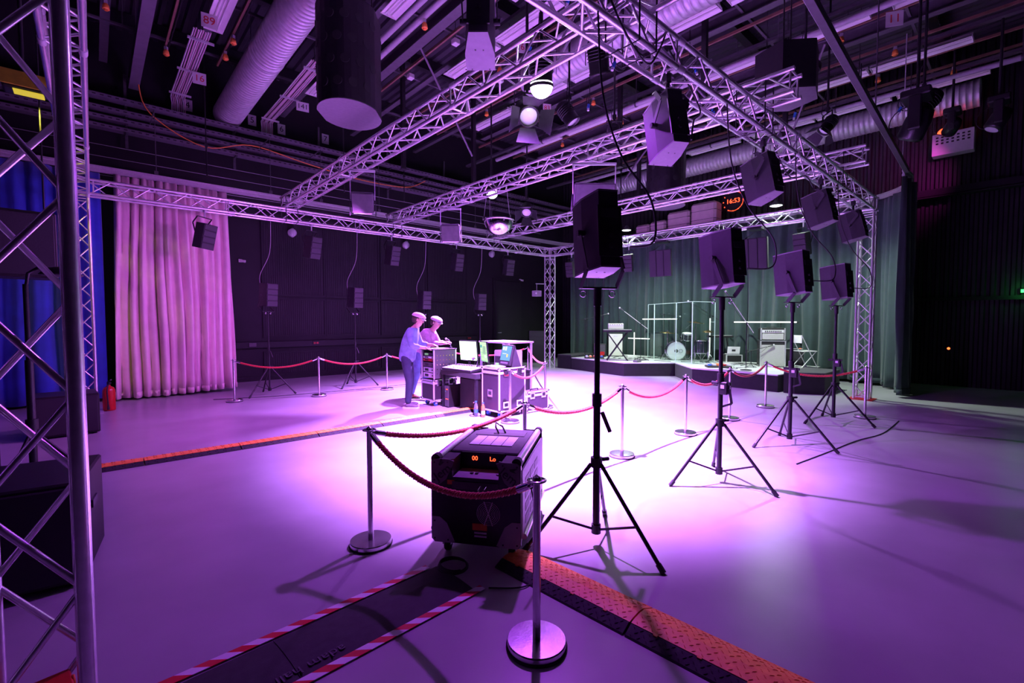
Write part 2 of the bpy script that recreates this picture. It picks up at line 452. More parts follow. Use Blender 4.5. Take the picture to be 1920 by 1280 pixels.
# ================================================================ TRUSSES
HT = .12            # half the distance between chord centres
T = 3.807           # height of the lower chords
LA, LB = 11.77, 8.767
CHORD_R, BRACE_R = .025, .0115
def truss(name, label, p0, p1, yaxis, step=.30, nch=10, nbr=6, joints=(), skip=()):
    p0, p1 = Vector(p0), Vector(p1); d = p1 - p0; Ln = d.length; d.normalize()
    ya = Vector(yaxis); za = d.cross(ya)
    root = thing(name, label, 'truss'); frame(root, d, ya, za, p0)
    n = max(2, round(Ln / step)); st = Ln / n
    cm = MB().cyl((0, 0, 0), (Ln, 0, 0), CHORD_R, nch).mesh('chord')
    pos = {(a, b): (a * HT, b * HT) for a in (-1, 1) for b in (-1, 1)}
    for k, (y, z) in pos.items(): put('chord', cm, N('aluminium'), root, (0, y, z))
    bl = math.hypot(st, 2 * HT)
    bm_ = MB().cyl((0, 0, 0), (0, 0, bl), BRACE_R, nbr, caps=False).mesh('brace')
    faces = [((-1, -1), (-1, 1)), ((1, 1), (1, -1)), ((-1, -1), (1, -1)), ((1, 1), (-1, 1))]
    for fi, (a, b) in enumerate(faces):
        A, B = pos[a], pos[b]
        for i in range(n):
            s, e = (A, B) if (i + fi // 2) % 2 == 0 else (B, A)
            v0 = Vector((i * st, s[0], s[1])); v1 = Vector(((i + 1) * st, e[0], e[1]))
            o = put('brace', bm_, N('aluminium'), root, v0)
            o.rotation_mode = 'QUATERNION'; o.rotation_quaternion = (v1 - v0).to_track_quat('Z', 'Y')
    pm = MB().cyl((0, 0, -HT), (0, 0, HT), BRACE_R, nbr, caps=False).mesh('post')
    sl = MB().cyl((-.05, 0, 0), (.05, 0, 0), CHORD_R + .004, nch).mesh('coupler')
    for x in [.04, Ln - .04] + [j * Ln for j in joints]:
        for s in (-1, 1):
            put('post', pm, N('aluminium'), root, (x, s * HT, 0))
            o = put('post', pm, N('aluminium'), root, (x, 0, s * HT)); o.rotation_euler = (PI / 2, 0, 0)
    for j in joints:
        for k, (y, z) in pos.items(): put('coupler', sl, N('galvanised'), root, (j * Ln + .06, y, z))
    return root
zc = T + HT
near = (-.065, .058)
tw = truss('truss_tower', 'near aluminium truss tower filling the left edge of the picture', (near[0], near[1], .012), (near[0], near[1], 4.05), (0, 1, 0), .34, 20, 10)
MB().box((0, 0, 0), (.012, .5, .5)).build('base_plate', N('red_paint'), tw, (-.006, 0, 0))
for nm, lab, x, y in (('truss_tower', 'aluminium truss tower in front of the blue curtain by the fire extinguisher', 0, LB),
                      ('truss_tower', 'aluminium truss tower at the far corner, just left of the stage', LA, LB),
                      ('truss_tower', 'aluminium truss tower right of the stage, beside the green curtain end', LA, 0)):
    r = truss(nm, lab, (x, y, .012), (x, y, T - .06), (0, 1, 0), .28)
    MB().box((0, 0, 0), (.012, .42, .42)).build('base_plate', N('red_paint') if y == 0 else N('alu_profile'), r, (-.006, 0, 0))
truss('truss_span', 'truss span running above the panelled wall behind the small wall speakers', (.15, LB, zc), (LA - .15, LB, zc), (0, 1, 0), .28, joints=(.18, .42, .66, .88))
truss('truss_span', 'nearest truss span running from overhead to the tower right of the stage', (.15, 0, zc), (LA - .15, 0, zc), (0, 1, 0), .28, 14, 8, joints=(.33, .6, .85))
truss('truss_span', 'truss span directly above the front edge of the stage', (LA, .15, zc), (LA, LB - .15, zc), (-1, 0, 0), .28, joints=(.33, .66))
truss('truss_span', 'truss span above the left edge, seen almost end on behind the near tower', (0, .15, zc), (0, LB - .15, zc), (-1, 0, 0), .28, joints=(.33, .66))
def corner(x, y, lab):
    r = thing('corner_block', lab, 'truss corner', (x, y, zc))
    for a in (-1, 1):
        for b in (-1, 1):
            MB().cyl((a * HT, b * HT, -HT - .05), (a * HT, b * HT, HT + .03), CHORD_R, 10).build('upright', N('aluminium'), r)
            MB().cyl((a * HT, -HT - .03, b * HT), (a * HT, HT + .03, b * HT), CHORD_R, 10).build('chord', N('aluminium'), r)
            MB().cyl((-HT - .03, a * HT, b * HT), (HT + .03, a * HT, b * HT), CHORD_R, 10).build('chord', N('aluminium'), r)
corner(0, LB, 'truss corner block on top of the tower by the blue curtain')
corner(LA, LB, 'truss corner block on top of the far corner tower')
corner(LA, 0, 'truss corner block on top of the tower right of the stage')
ZX = T + 2 * HT + .05 + HT + .005
CX = (3.42, 5.96, 9.28)
XL = ('closest cross truss, ending above the pink curtain side', 'middle cross truss carrying the flood panels', 'farthest cross truss, nearest the stage')
for x, lab in zip(CX, XL):
    r = truss('cross_truss', lab, (x, LB + .22, ZX), (x, -.45, ZX), (1, 0, 0), .28, 12, 7, joints=(.35, .7))
    for yy in (LB, 0):
        for s in (-1, 1):   # black ratchet straps that tie the cross truss to the spans
            q = [(x + s * .12 * 1.02, yy - .16, ZX + .15), (x + s * .12, yy - .16, T - .04), (x + s * .12, yy + .16, T - .04), (x + s * .12, yy + .16, ZX + .15)]
            st = MB().tube([(LB + .22 - b, (a - x), c - ZX) for a, b, c in q], .008, 5, True)
            # root frame: x runs along -Y, y along +X, z = d x y
            st.build('strap', N('black_cloth'), r)
# tall pole-like curtain rail that runs parallel to the nearest span
def rail(name, label, pts, w, h, m='alu_profile', cat='rail'):
    r = thing(name, label, cat)
    pts = [Vector(p) for p in pts]
    mb = MB(); prof = [(-w / 2, -h / 2), (w / 2, -h / 2), (w / 2, -h / 6), (w / 2 * .6, -h / 8), (w / 2 * .6, h / 8), (w / 2, h / 6), (w / 2, h / 2), (-w / 2, h / 2), (-w / 2, h / 6), (-w / 2 * .6, h / 8), (-w / 2 * .6, -h / 8), (-w / 2, -h / 6)]
    m_ = len(prof); vs = []
    for i, p in enumerate(pts):
        t = (pts[min(i + 1, len(pts) - 1)] - pts[max(i - 1, 0)]).normalized(); sd = Vector((t.y, -t.x, 0)).normalized()
        vs += [p + sd * a + Vector((0, 0, b)) for a, b in prof]
    fs = [(i * m_ + k, i * m_ + (k + 1) % m_, (i + 1) * m_ + (k + 1) % m_, (i + 1) * m_ + k) for i in range(len(pts) - 1) for k in range(m_)]
    fs += [list(range(m_))[::-1], [len(vs) - m_ + k for k in range(m_)]]
    mb.add(vs, fs).build('profile', N(m), r)
    return r
def arc(cx, cy, rad, a0, a1, z, n=8): return [(cx + rad * math.cos(R(a0 + (a1 - a0) * i / n)), cy + rad * math.sin(R(a0 + (a1 - a0) * i / n)), z) for i in range(n + 1)]
ZR = 4.60
RP = [(-5.5, 10.1, ZR)] + [(x, 10.1, ZR) for x in (-3, 0, 3, 6, 9, 12)] + arc(13.75, 9.1, 1.0, 90, 0, ZR) + [(14.75, y, ZR) for y in (7, 5, 3)] + arc(12.9, 1.35, 1.85, 0, -105, ZR, 14)
rr = rail('curtain_rail', 'long pale curtain rail curving round behind the trusses and stage', RP, .05, .13)
for x in (-2, 1.2, 3.4, 4.6, 6.2, 7.8, 9.6, 11.4):
    MB().box((x, 10.1, ZR + .1), (.07, .03, .1)).cyl((x, 10.1, ZR + .1), (x, 10.1, 6.0), .008, 6).cyl((x, 10.1, 6.0), (x, 11.3, 6.0), .012, 6).build('hanger', N('dark_grey'), rr)
r2 = rail('curtain_rail', 'straight twin-groove rail slanting across the upper right corner', [(4.2, -.807, ZR + .02), (8, -.665, ZR + .02), (12.38, -.50, ZR + .02)], .07, .09, 'dark_grey')
for dz in (-.03, .03): MB().tube([(4.2, -.772, ZR + .02 + dz), (8, -.63, ZR + .02 + dz), (12.38, -.465, ZR + .02 + dz)], .009, 6).build('edge_bead', N('alu_profile'), r2)
MB().cyl((12.0, -.48, ZR + .05), (12.0, -.48, 5.6), .007, 6).cyl((12.0, -.48, 5.6), (12.0, -.48, 7.15), .01, 6).build('hanger_chain', N('galvanised'), r2)
for x, yy in ((5.5, -.757), (8.7, -.638)):
    MB().cyl((x, yy, ZR + .05), (x, yy, 7.16), .01, 6).build('hanger_rod', N('dark_grey'), r2)

# ================================================================ CURTAINS
def curtain(name, label, path, z0, z1, m, amp=.07, wl_=.28, seed=1, taper=0.0, rows=14, hem=True):
    rnd = random.Random(seed)
    pts = [Vector((p[0], p[1], 0)) for p in path]
    seg = [0]
    for i in range(1, len(pts)): seg.append(seg[-1] + (pts[i] - pts[i - 1]).length)
    Ln = seg[-1]; n = int(Ln / .03)
    def at(s):
        for i in range(1, len(pts)):
            if s <= seg[i] + 1e-9:
                t = (s - seg[i - 1]) / (seg[i] - seg[i - 1]); d = (pts[i] - pts[i - 1]).normalized()
                return pts[i - 1].lerp(pts[i], t), Vector((-d.y, d.x, 0))
        return pts[-1], Vector((0, 1, 0))
    ph = [rnd.uniform(0, 6.28) for _ in range(6)]; ks = [2 * PI / wl_ * f for f in (1, .61, 1.73, .37)]
    root = thing(name, label, 'curtain')
    vs = []
    for r_ in range(rows + 1):
        v = r_ / rows; z = z1 + (z0 - z1) * v
        for i in range(n + 1):
            s = Ln * i / n; p, nn = at(s)
            sp = s + .03 * math.sin(5 * v + s * 3 + ph[4])
            a = 1.15 * (1 - 2 * abs(math.sin(.5 * (ks[0] * sp + ph[0] + 1.1 * math.sin(.9 * s + ph[5]))))) + .5 * math.sin(ks[1] * sp + ph[1]) + (.55 - .4 * v) * math.sin(ks[2] * sp + ph[2]) + .3 * math.sin(ks[3] * s + ph[3] + 1.5 * v)
            off = amp * (.55 + .55 * v) * a
            q = p + nn * off
            if taper:
                c = (pts[0] + pts[-1]) / 2; q = c + (q - c) * (1 - taper * (1 - v))
            zz = z + (.02 * math.sin(s * 1.7 + ph[3]) if r_ == rows else 0)
            vs.append((q.x, q.y, zz))
    fs = [(r_ * (n + 1) + i, r_ * (n + 1) + i + 1, (r_ + 1) * (n + 1) + i + 1, (r_ + 1) * (n + 1) + i) for r_ in range(rows) for i in range(n)]
    o = MB().add(vs, fs, True).build('fabric', N(m), root)
    md = o.modifiers.new('thickness', 'SOLIDIFY'); md.thickness = .012
    if hem:
        hv = []
        for i in range(n + 1):
            x, y, z = vs[rows * (n + 1) + i]; hv += [(x, y, z), (x, y, z + .12)]
        h = MB().add(hv, [(2 * i, 2 * i + 2, 2 * i + 3, 2 * i + 1) for i in range(n)], True).build('hem', N(m), root)
        md = h.modifiers.new('thickness', 'SOLIDIFY'); md.thickness = .022; md.offset = 0
    return root
curtain('stage_curtain', 'beige curtain glowing pink, hanging in folds left of the black wall', [(.42, 10.08), (1.4, 10.03), (2.56, 10.1)], .06, ZR - .08, 'curtain_beige', .10, .155, 3, .09)
curtain('stage_curtain', 'blue curtain behind the left truss tower and fire extinguisher', [(-4.6, 10.12), (-2, 10.12), (.30, 10.1)], .06, ZR - .08, 'curtain_blue', .08, .34, 5)
GP = [(p[0], p[1]) for p in arc(13.75, 9.1, 1.0, 62, 0, 0, 5)] + [(14.75, y) for y in (7, 5, 3)] + [(p[0], p[1]) for p in arc(12.9, 1.35, 1.85, 0, -105, 0, 14)]
curtain('stage_curtain', 'dark green curtain hung behind the stage', GP, .06, ZR - .07, 'curtain_green', .085, .36, 8)
# ================================================================ STANCHIONS AND ROPES
HS = .85
def make_stanchion(label):
    r = thing('rope_stanchion', label, 'stanchion', group='rope stanchions around the mixing place')
    MB().lathe([(0, 0), (.150, 0), (.152, .010), (.148, .012)], 40).build('rubber_foot', N('black_rubber'), r)
    MB().lathe([(.146, .012), (.146, .034), (.142, .040), (.03, .042), (0, .042)], 48, smooth=False).build('base', N('steel_brushed'), r)
    MB().cyl((0, 0, .04), (0, 0, HS - .02), .0195, 20).build('pole', N('steel_brushed'), r)
    MB().lathe([(.018, HS - .022), (.048, HS - .022), (.050, HS - .018), (.046, HS - .015), (.018, HS - .015)], 24).build('hook_ring', N('chrome'), r)
    MB().lathe([(.021, HS - .015), (.021, HS - .003), (.017, HS), (.010, HS + .004), (0, HS + .012)], 16).build('finial', N('steel_brushed'), r)
    return r
ST = {'S1': (1.55, .89, 'rope stanchion standing left of the smoke machine'),
      'S2': (1.69, -.655, 'nearest rope stanchion, standing in front of the smoke machine'),
      'S3': (3.11, .92, 'rope stanchion with its base hidden behind the smoke machine'),
      'S4': (4.97, 3.21, 'rope stanchion in front of the large flight case'),
      'S5': (6.31, 3.73, 'rope stanchion behind the small flight case'),
      'S6': (9.6, 7.6, 'farthest rope stanchion, near the far corner tower'),
      'S7': (4.73, .95, 'rope stanchion right of the nearest speaker stand'),
      'S8': (6.30, .97, 'rope stanchion between the first and second speaker stands'),
      'S9': (7.76, .975, 'rope stanchion just right of the second speaker stand pole'),
      'S10': (9.35, .99, 'rope stanchion in front of the stage corner, between second and third speaker stands'),
      'S11': (9.53, -.475, 'rope stanchion in front of the tower right of the stage'),
      'L1': (2.175, 8.365, 'rope stanchion at the right edge of the pink curtain'),
      'L2': (3.675, 7.905, 'rope stanchion before the panelled wall, between two speaker tripods'),
      'L3': (5.2, 7.80, 'rope stanchion just left of the standing man'),
      'L4': (6.9, 7.75, 'rope stanchion hidden behind the two men and the rack')}
first = None
for k, (x, y, lab) in ST.items():
    if first is None: first = make_stanchion(lab); first.location = (x, y, 0)
    else: copy_tree(first, lab, (x, y, 0))
def rope(a, b, label, sag=.17, seed=0):
    A, B_ = Vector((ST[a][0], ST[a][1], HS - .03)), Vector((ST[b][0], ST[b][1], HS - .03))
    d = B_ - A; L = d.length; u = d.normalized()
    r = thing('barrier_rope', label, 'rope', A, group='red barrier ropes')
    def cen(t):
        p = d * t; return Vector((p.x, p.y, p.z - sag * 4 * t * (1 - t)))
    t0 = .05 / L + .03; t1 = 1 - t0; n = int(L / .016)
    ls = 0; prev = None
    for j in range(3):
        pts = []
        for i in range(n + 1):
            t = t0 + (t1 - t0) * i / n; c = cen(t); tg = (cen(min(1, t + .01)) - cen(max(0, t - .01))).normalized()
            n1 = tg.cross(Vector((0, 0, 1))).normalized(); n2 = n1.cross(tg)
            a_ = 2 * PI * (t - t0) * L / .066 + j * 2 * PI / 3
            pts.append(c + (n1 * math.cos(a_) + n2 * math.sin(a_)) * .0112)
        MB().tube(pts, .0102, 7).build('rope_strand', N('rope_red'), r)
    for e, t in ((0, t0), (1, t1)):
        s = 1 if e == 0 else -1
        p = cen(t); q = cen(t - s * .055 / L); w = cen(t - s * .075 / L)
        MB().cyl(p + (p - q) * .4, q, .0205, 14).cyl(q, w, .012, 10).build('end_cap', N('chrome'), r)
        end = Vector((0, 0, 0)) if e == 0 else d
        dr = (end - w)
        hk = [w, w + dr * .3 + Vector((0, 0, .012)), w + dr * .62 + Vector((0, 0, .012)), w + dr * .72 - Vector((0, 0, .006)), w + dr * .45 - Vector((0, 0, .012)), w + dr * .15]
        MB().tube(hk, .0045, 6, True).build('snap_hook', N('chrome'), r)
    return r
rope('S1', 'S3', 'red rope rising from the left stanchion past the back of the smoke machine', .13)
rope('S1', 'S2', 'red rope sagging across the front of the smoke machine', .22)
rope('S3', 'S7', 'red rope passing behind the nearest speaker stand', .17)
rope('S7', 'S8', 'red rope to the right of the nearest speaker stand', .19)
rope('S8', 'S9', 'red rope crossing the second speaker stand pole', .18)
rope('S9', 'S10', 'short red rope in front of the stage corner', .17)
rope('S10', 'S11', 'red rope hanging in front of the third and fourth speaker stands', .18)
rope('L1', 'L2', 'red rope at the right end of the pink curtain', .17)
rope('L2', 'L3', 'red rope before the panelled wall, left of the standing man', .17)
rope('L3', 'L4', 'red rope running behind the standing man', .17)
rope('S4', 'S5', 'red rope looping over the small flight case', .18)
rope('S5', 'S6', 'red rope behind the flight cases leading to the far corner', .12)
rope('L4', 'S6', 'farthest red rope, behind the monitors', .16)

# ================================================================ SPEAKER STANDS
def make_stand(name, label, group, htop, winch, legrot, slim=1.0):
    r = thing(name, label, 'speaker stand', group=group)
    hub = .60
    MB().cyl((0, 0, .09), (0, 0, 1.05), .024 * slim, 14).build('lower_pole', N('black_steel'), r)
    MB().cyl((0, 0, .95), (0, 0, htop), .019 * slim, 14).build('upper_pole', N('black_steel'), r)
    h = MB().cyl((0, 0, hub - .035), (0, 0, hub + .035), .042, 14)
    h = h.build('hub', N('black_paint'), r)
    MB().cyl((.03, -.03, hub + .02), (.075, -.05, hub + .02), .014, 10).build('hub_knob', N('black_rubber'), h)
    MB().cyl((0, 0, 1.0), (0, 0, 1.09), .032 * slim, 14).build('collar', N('black_paint'), r)
    for k in range(3):
        a = R(legrot + 120 * k); c, s = math.cos(a), math.sin(a)
        top = (.04 * c, .04 * s, hub - .01); ft = (.52 * c, .52 * s, .022)
        lg = MB().cyl(top, ft, .0145, 10).build('leg', N('black_steel'), r)
        MB().cyl((.495 * c, .495 * s, .050), (.535 * c, .535 * s, .006), .020, 10).build('foot_cap', N('black_rubber'), lg)
        m = .62; mp = (.04 * c + (.48 * c) * m, .04 * s + (.48 * s) * m, hub - .01 + (.022 - hub + .01) * m)
        MB().bar((.02 * c, .02 * s, .115), mp, .016, .008, side=(-s, c, 0)).build('stay', N('black_steel'), r)
    MB().cyl((0, 0, .085), (0, 0, .15), .034, 12).build('stay_hub', N('black_paint'), r)
    if winch:
        w = MB().box((.01, -.03, .945), (.075, .09, .125), ch=.008).box((.0, -.08, .99), (.03, .03, .03)).build('winch_box', N('black_paint'), r)
        MB().box((-.0285, -.03, .96), (.004, .035, .035)).build('sticker', N('white_plastic'), w)
        MB().cyl((0, .02, .99), (0, .085, .99), .018, 10).build('winch_knob', N('black_rubber'), w)
        MB().bar((.0, -.085, .94), (.0, -.11, .80), .022, .012).bar((.0, -.11, .80), (.0, -.005, .755), .02, .014).build('crank_handle', N('black_steel'), w)
    else:
        MB().bar((.02, -.03, .96), (.055, -.075, .82), .022, .018).build('lock_lever', N('black_rubber'), r)
    return r
XS = (2.75, 4.69, 6.73, 8.74)
grp = 'crank speaker stands along the right rope'
LS = ('nearest crank speaker stand, in front of the bright floor', 'second speaker stand from the camera, left of the drum shield end',
      'third speaker stand from the camera, before the black riser', 'farthest of the right-hand speaker stands, beside the truss tower')
stA = make_stand('speaker_stand', LS[0], grp, 1.82, False, -90, 1.05); stA.location = (XS[0], -.2, 0)
stB = make_stand('speaker_stand', LS[1], grp, 1.82, True, -90); stB.location = (XS[1], -.22, 0)
for x, l in zip(XS[2:], LS[2:]): copy_tree(stB, l, (x, -.22, 0))
XW = (2.95, 4.9, 6.85, 8.8)
LW = ('slim speaker tripod beside the pink curtain', 'slim speaker tripod left of the standing man', 'slim speaker tripod behind the two men', 'slim speaker tripod behind the monitors')
stC = make_stand('speaker_tripod', LW[0], 'slim speaker tripods before the panelled wall', 1.80, False, 90, .7); stC.location = (XW[0], 8.85, 0)
for x, l in zip(XW[1:], LW[1:]): copy_tree(stC, l, (x, 8.85, 0))

# ================================================================ LOUDSPEAKERS
def make_speaker(label, group, hung):
    """front looks along +y of the thing; origin at the fixing point on its bracket"""
    r = thing('loudspeaker', label, 'loudspeaker', group=group)
    w, dp, h = .112, .178, .262                     # half width, half depth, half height
    cz = -.30 if hung else .37
    tilt = Matrix.Translation((0, 0, cz)) @ Matrix.Rotation(R(-14 if hung else -6), 4, 'X')
    poly = [(-w, dp), (-w, dp - .16), (-w * .62, -dp), (w * .62, -dp), (w, dp - .16), (w, dp)]
    b = MB().prism(poly, -h + .012, h - .012, tilt).build('cabinet', N('speaker_side'), r)
    for s in (-1, 1):
        MB().prism([(x * 1.02, y * 1.02) for x, y in poly], min(s * h, s * (h - .012)), max(s * h, s * (h - .012)), tilt).build('end_plate', N('speaker_plate'), b)
        for dx, dy in ((-.07, .17), (.07, .17), (-.12, .17), (.12, .17), (-.03, -.02), (.03, -.02)):
            MB().cyl((dx, dy, s * (h + .001)), (dx, dy, s * (h + .003)), .006, 8, M=tilt).build('bolt', N('ink_black'), b)
    g = MB().box((0, dp + .008, 0), (2 * w - .01, .016, 2 * h - .03), tilt, ch=.006)
    g = g.build('grille', N('grille_black'), r)
    for k in range(3):
        MB().box((0, dp + .018, -.13 + .13 * k), (2 * w - .02, .006, .006), tilt).build('grille_bar', N('black_paint'), g)
    pn = MB().box((0, -dp - .006, -.02), (.17, .012, .34), tilt).build('rear_panel', N('black_paint'), r)
    for zz in (-.12, -.05):
        MB().cyl((0, -dp - .01, zz), (0, -dp - .03, zz), .016, 10, M=tilt).build('socket', N('black_rubber'), pn)
    MB().box((0, -dp - .012, .1), (.12, .012, .06), tilt).build('rear_handle', N('black_rubber'), pn)
    for s in (-1, 1):                                # U bracket
        x = s * (w + .022); piv = tilt @ Vector((x, .0, .01))
        k = -.16 if not hung else .16
        e1 = Vector((x, -.12, .12 if not hung else -.12)); e2 = Vector((s * (w - .02), .0, .012 if not hung else -.012))
        MB().bar(piv, e1, .042, .008).bar(e1, Vector((x, -.02, .012 if not hung else -.012)), .042, .008).build('bracket_arm', N('speaker_side'), r)
        MB().cyl(tilt @ Vector((s * w * .9, 0, .01)), tilt @ Vector((s * (w + .045), 0, .01)), .024, 12).build('bracket_knob', N('black_rubber'), r)
    MB().box((0, -.0, .006 if not hung else -.006), (2 * w + .05, .05, .012)).build('bracket_plate', N('black_steel'), r)
    if hung:
        MB().cyl((0, 0, 0), (0, 0, .10), .018, 10).box((0, 0, .13), (.05, .07, .09), ch=.01).build('truss_clamp', N('black_steel'), r)
    else:
        MB().cyl((0, 0, -.12), (0, 0, .0), .028, 12).build('pole_socket', N('black_paint'), r)
        for s in (-1, 1): MB().ring((s * .11, 0, -.035), .022, .004, 'Y', 12, 5).build('safety_ring', N('chrome'), r)
    return r
LSP = ('nearest stand-mounted loudspeaker, tall and dark against the stage', 'stand-mounted loudspeaker in purple light, second from the camera',
       'stand-mounted loudspeaker in front of the black riser, third from the camera', 'stand-mounted loudspeaker beside the truss tower, farthest of the right row')
spS = make_speaker(LSP[0], 'loudspeakers on the right-hand stands', False); spS.location = (XS[0], -.2, 1.83)
spS.rotation_euler = (0, 0, R(-28))
for x, l, a in zip(XS[1:], LSP[1:], (-20, -18, -20)): copy_tree(spS, l, (x, -.22, 1.83), rz=R(a))
LH = ('hung loudspeaker at the top centre, showing its pale underside', 'hung loudspeaker left of the nearest span, with a bent yoke arm',
      'hung loudspeaker with purple side, under the middle of the nearest span', 'black hung loudspeaker above the third stand', 'hung loudspeaker at the right end of the nearest span')
spH = make_speaker(LH[1], 'loudspeakers hung under the nearest truss span', True); spH.location = (4.0, 0, T - .17); spH.rotation_euler = (0, 0, R(-30))
for x, l, a in zip((6.25, 8.6, 10.6), LH[2:], (-20, -14, -8)): copy_tree(spH, l, (x, -.0, T - .17), rz=R(a))
tc_ = copy_tree(spH, LH[0], (2.42, .70, 4.22), rz=R(-42))
MB().cyl((0, 0, .15), (0, 0, CZ - 4.27), .018, 8).build('hanging_pole', N('black_steel'), tc_)

def make_array(label, group, hung):
    """slim four-way column; front looks along -y; origin at the fixing point"""
    r = thing('column_speaker', label, 'loudspeaker', group=group)
    w, dp, h = .135, .15, .245; cz = -.37 if hung else .37
    tilt = Matrix.Translation((0, 0, cz)) @ Matrix.Rotation(R(12 if hung else 4), 4, 'X')
    b = MB().prism([(-w, -dp), (w, -dp), (w * .7, dp), (-w * .7, dp)], -h, h, tilt).build('cabinet', N('speaker_side'), r)
    for k in range(4):
        MB().box((0, -dp - .008, -h + h / 4 + k * h / 2), (2 * w - .012, .016, h / 2 - .014), tilt, ch=.006).build('grille_segment', N('grille_black'), r)
    for s in (-1, 1):
        x = s * (w + .012); piv = tilt @ Vector((x, .02, 0)); k = -1 if hung else 1
        MB().bar(piv, Vector((x, .12, k * .12)), .03, .006).bar(Vector((x, .12, k * .12)), Vector((x, 0, k * .01)), .03, .006).build('bracket_arm', N('black_steel'), r)
    MB().box((0, 0, -.005 if hung else .005), (2 * w + .03, .04, .01)).build('bracket_plate', N('black_steel'), r)
    if hung: MB().cyl((0, 0, 0), (0, 0, .12), .014, 8).box((0, 0, .14), (.05, .06, .08)).build('truss_clamp', N('galvanised'), r)
    else:
        for s in (-1, 1): MB().ring((s * .06, -.01, -.03), .016, .006, 'Y', 10, 5).build('safety_ring', N('chrome'), r)
    return r
lw = ('column speaker on the tripod beside the pink curtain', 'column speaker on the tripod left of the standing man', 'column speaker on the tripod behind the men', 'column speaker on the tripod behind the monitors')
caS = make_array(lw[0], 'column speakers on the wall tripods', False); caS.location = (XW[0], 8.85, 1.81); caS.rotation_euler = (0, 0, R(24))
for x, l, a in zip(XW[1:], lw[1:], (16, 6, -8)): copy_tree(caS, l, (x, 8.85, 1.81), rz=R(a))
lh = ('column speaker hung in front of the pink curtain', 'column speaker hung above the second wall board from the pink curtain', 'column speaker hung above the third wall board, over the standing man',
      'column speaker hung above the monitors', 'column speaker hung closest to the far corner tower')
caH = make_array(lh[0], 'column speakers hung under the wall-side truss', True); caH.location = (1.82, LB - .02, T - .15); caH.rotation_euler = (0, R(4), R(28))
for x, l, a in zip((3.87, 5.86, 7.88, 9.84), lh[1:], (20, 12, 2, -8)): copy_tree(caH, l, (x, LB - .02, T - .15), rz=R(a))
lb_ = ('column speaker hung above the left end of the stage', 'column speaker hung above the keyboard amplifier', 'column speaker hung right of the stage, above the chair')
for y, l, a in zip((7.8, 5.62, 1.14), lb_, (-80, -72, -100)): copy_tree(caH, l, (LA, y, T - .15), rz=R(a))
def make_bigbox(label):
    r = thing('array_speaker', label, 'loudspeaker', group='wide three-part speakers hung above the stage')
    tilt = Matrix.Translation((0, 0, -.52)) @ Matrix.Rotation(R(8), 4, 'X')
    MB().prism([(-.30, -.16), (.30, -.16), (.22, .18), (-.22, .18)], -.36, .36, tilt).build('cabinet', N('speaker_side'), r)
    for k in range(3): MB().box((-.2 + .2 * k, -.17, 0), (.185, .02, .69), tilt, ch=.006).build('grille_segment', N('grille_black'), r)
    for k in range(3): MB().ball((-.0, .2, -.2 + .2 * k), .07, 10, 6, M=tilt).build('driver', N('black_paint'), r)
    for s in (-1, 1): MB().bar((s * .25, .0, -.15), (0, 0, 0), .03, .008).build('hanger_arm', N('black_steel'), r)
    MB().box((0, 0, .05), (.32, .32, .05)).build('truss_clamp', N('black_steel'), r)
    return r
bb = make_bigbox('wide dark speaker hung above the left end of the drum shield'); bb.location = (LA, 4.55, T - .1); bb.rotation_euler = (0, 0, R(-78))
copy_tree(bb, 'wide dark speaker hung behind the second stand loudspeaker', (LA, 2.12, T - .1), rz=R(-88))
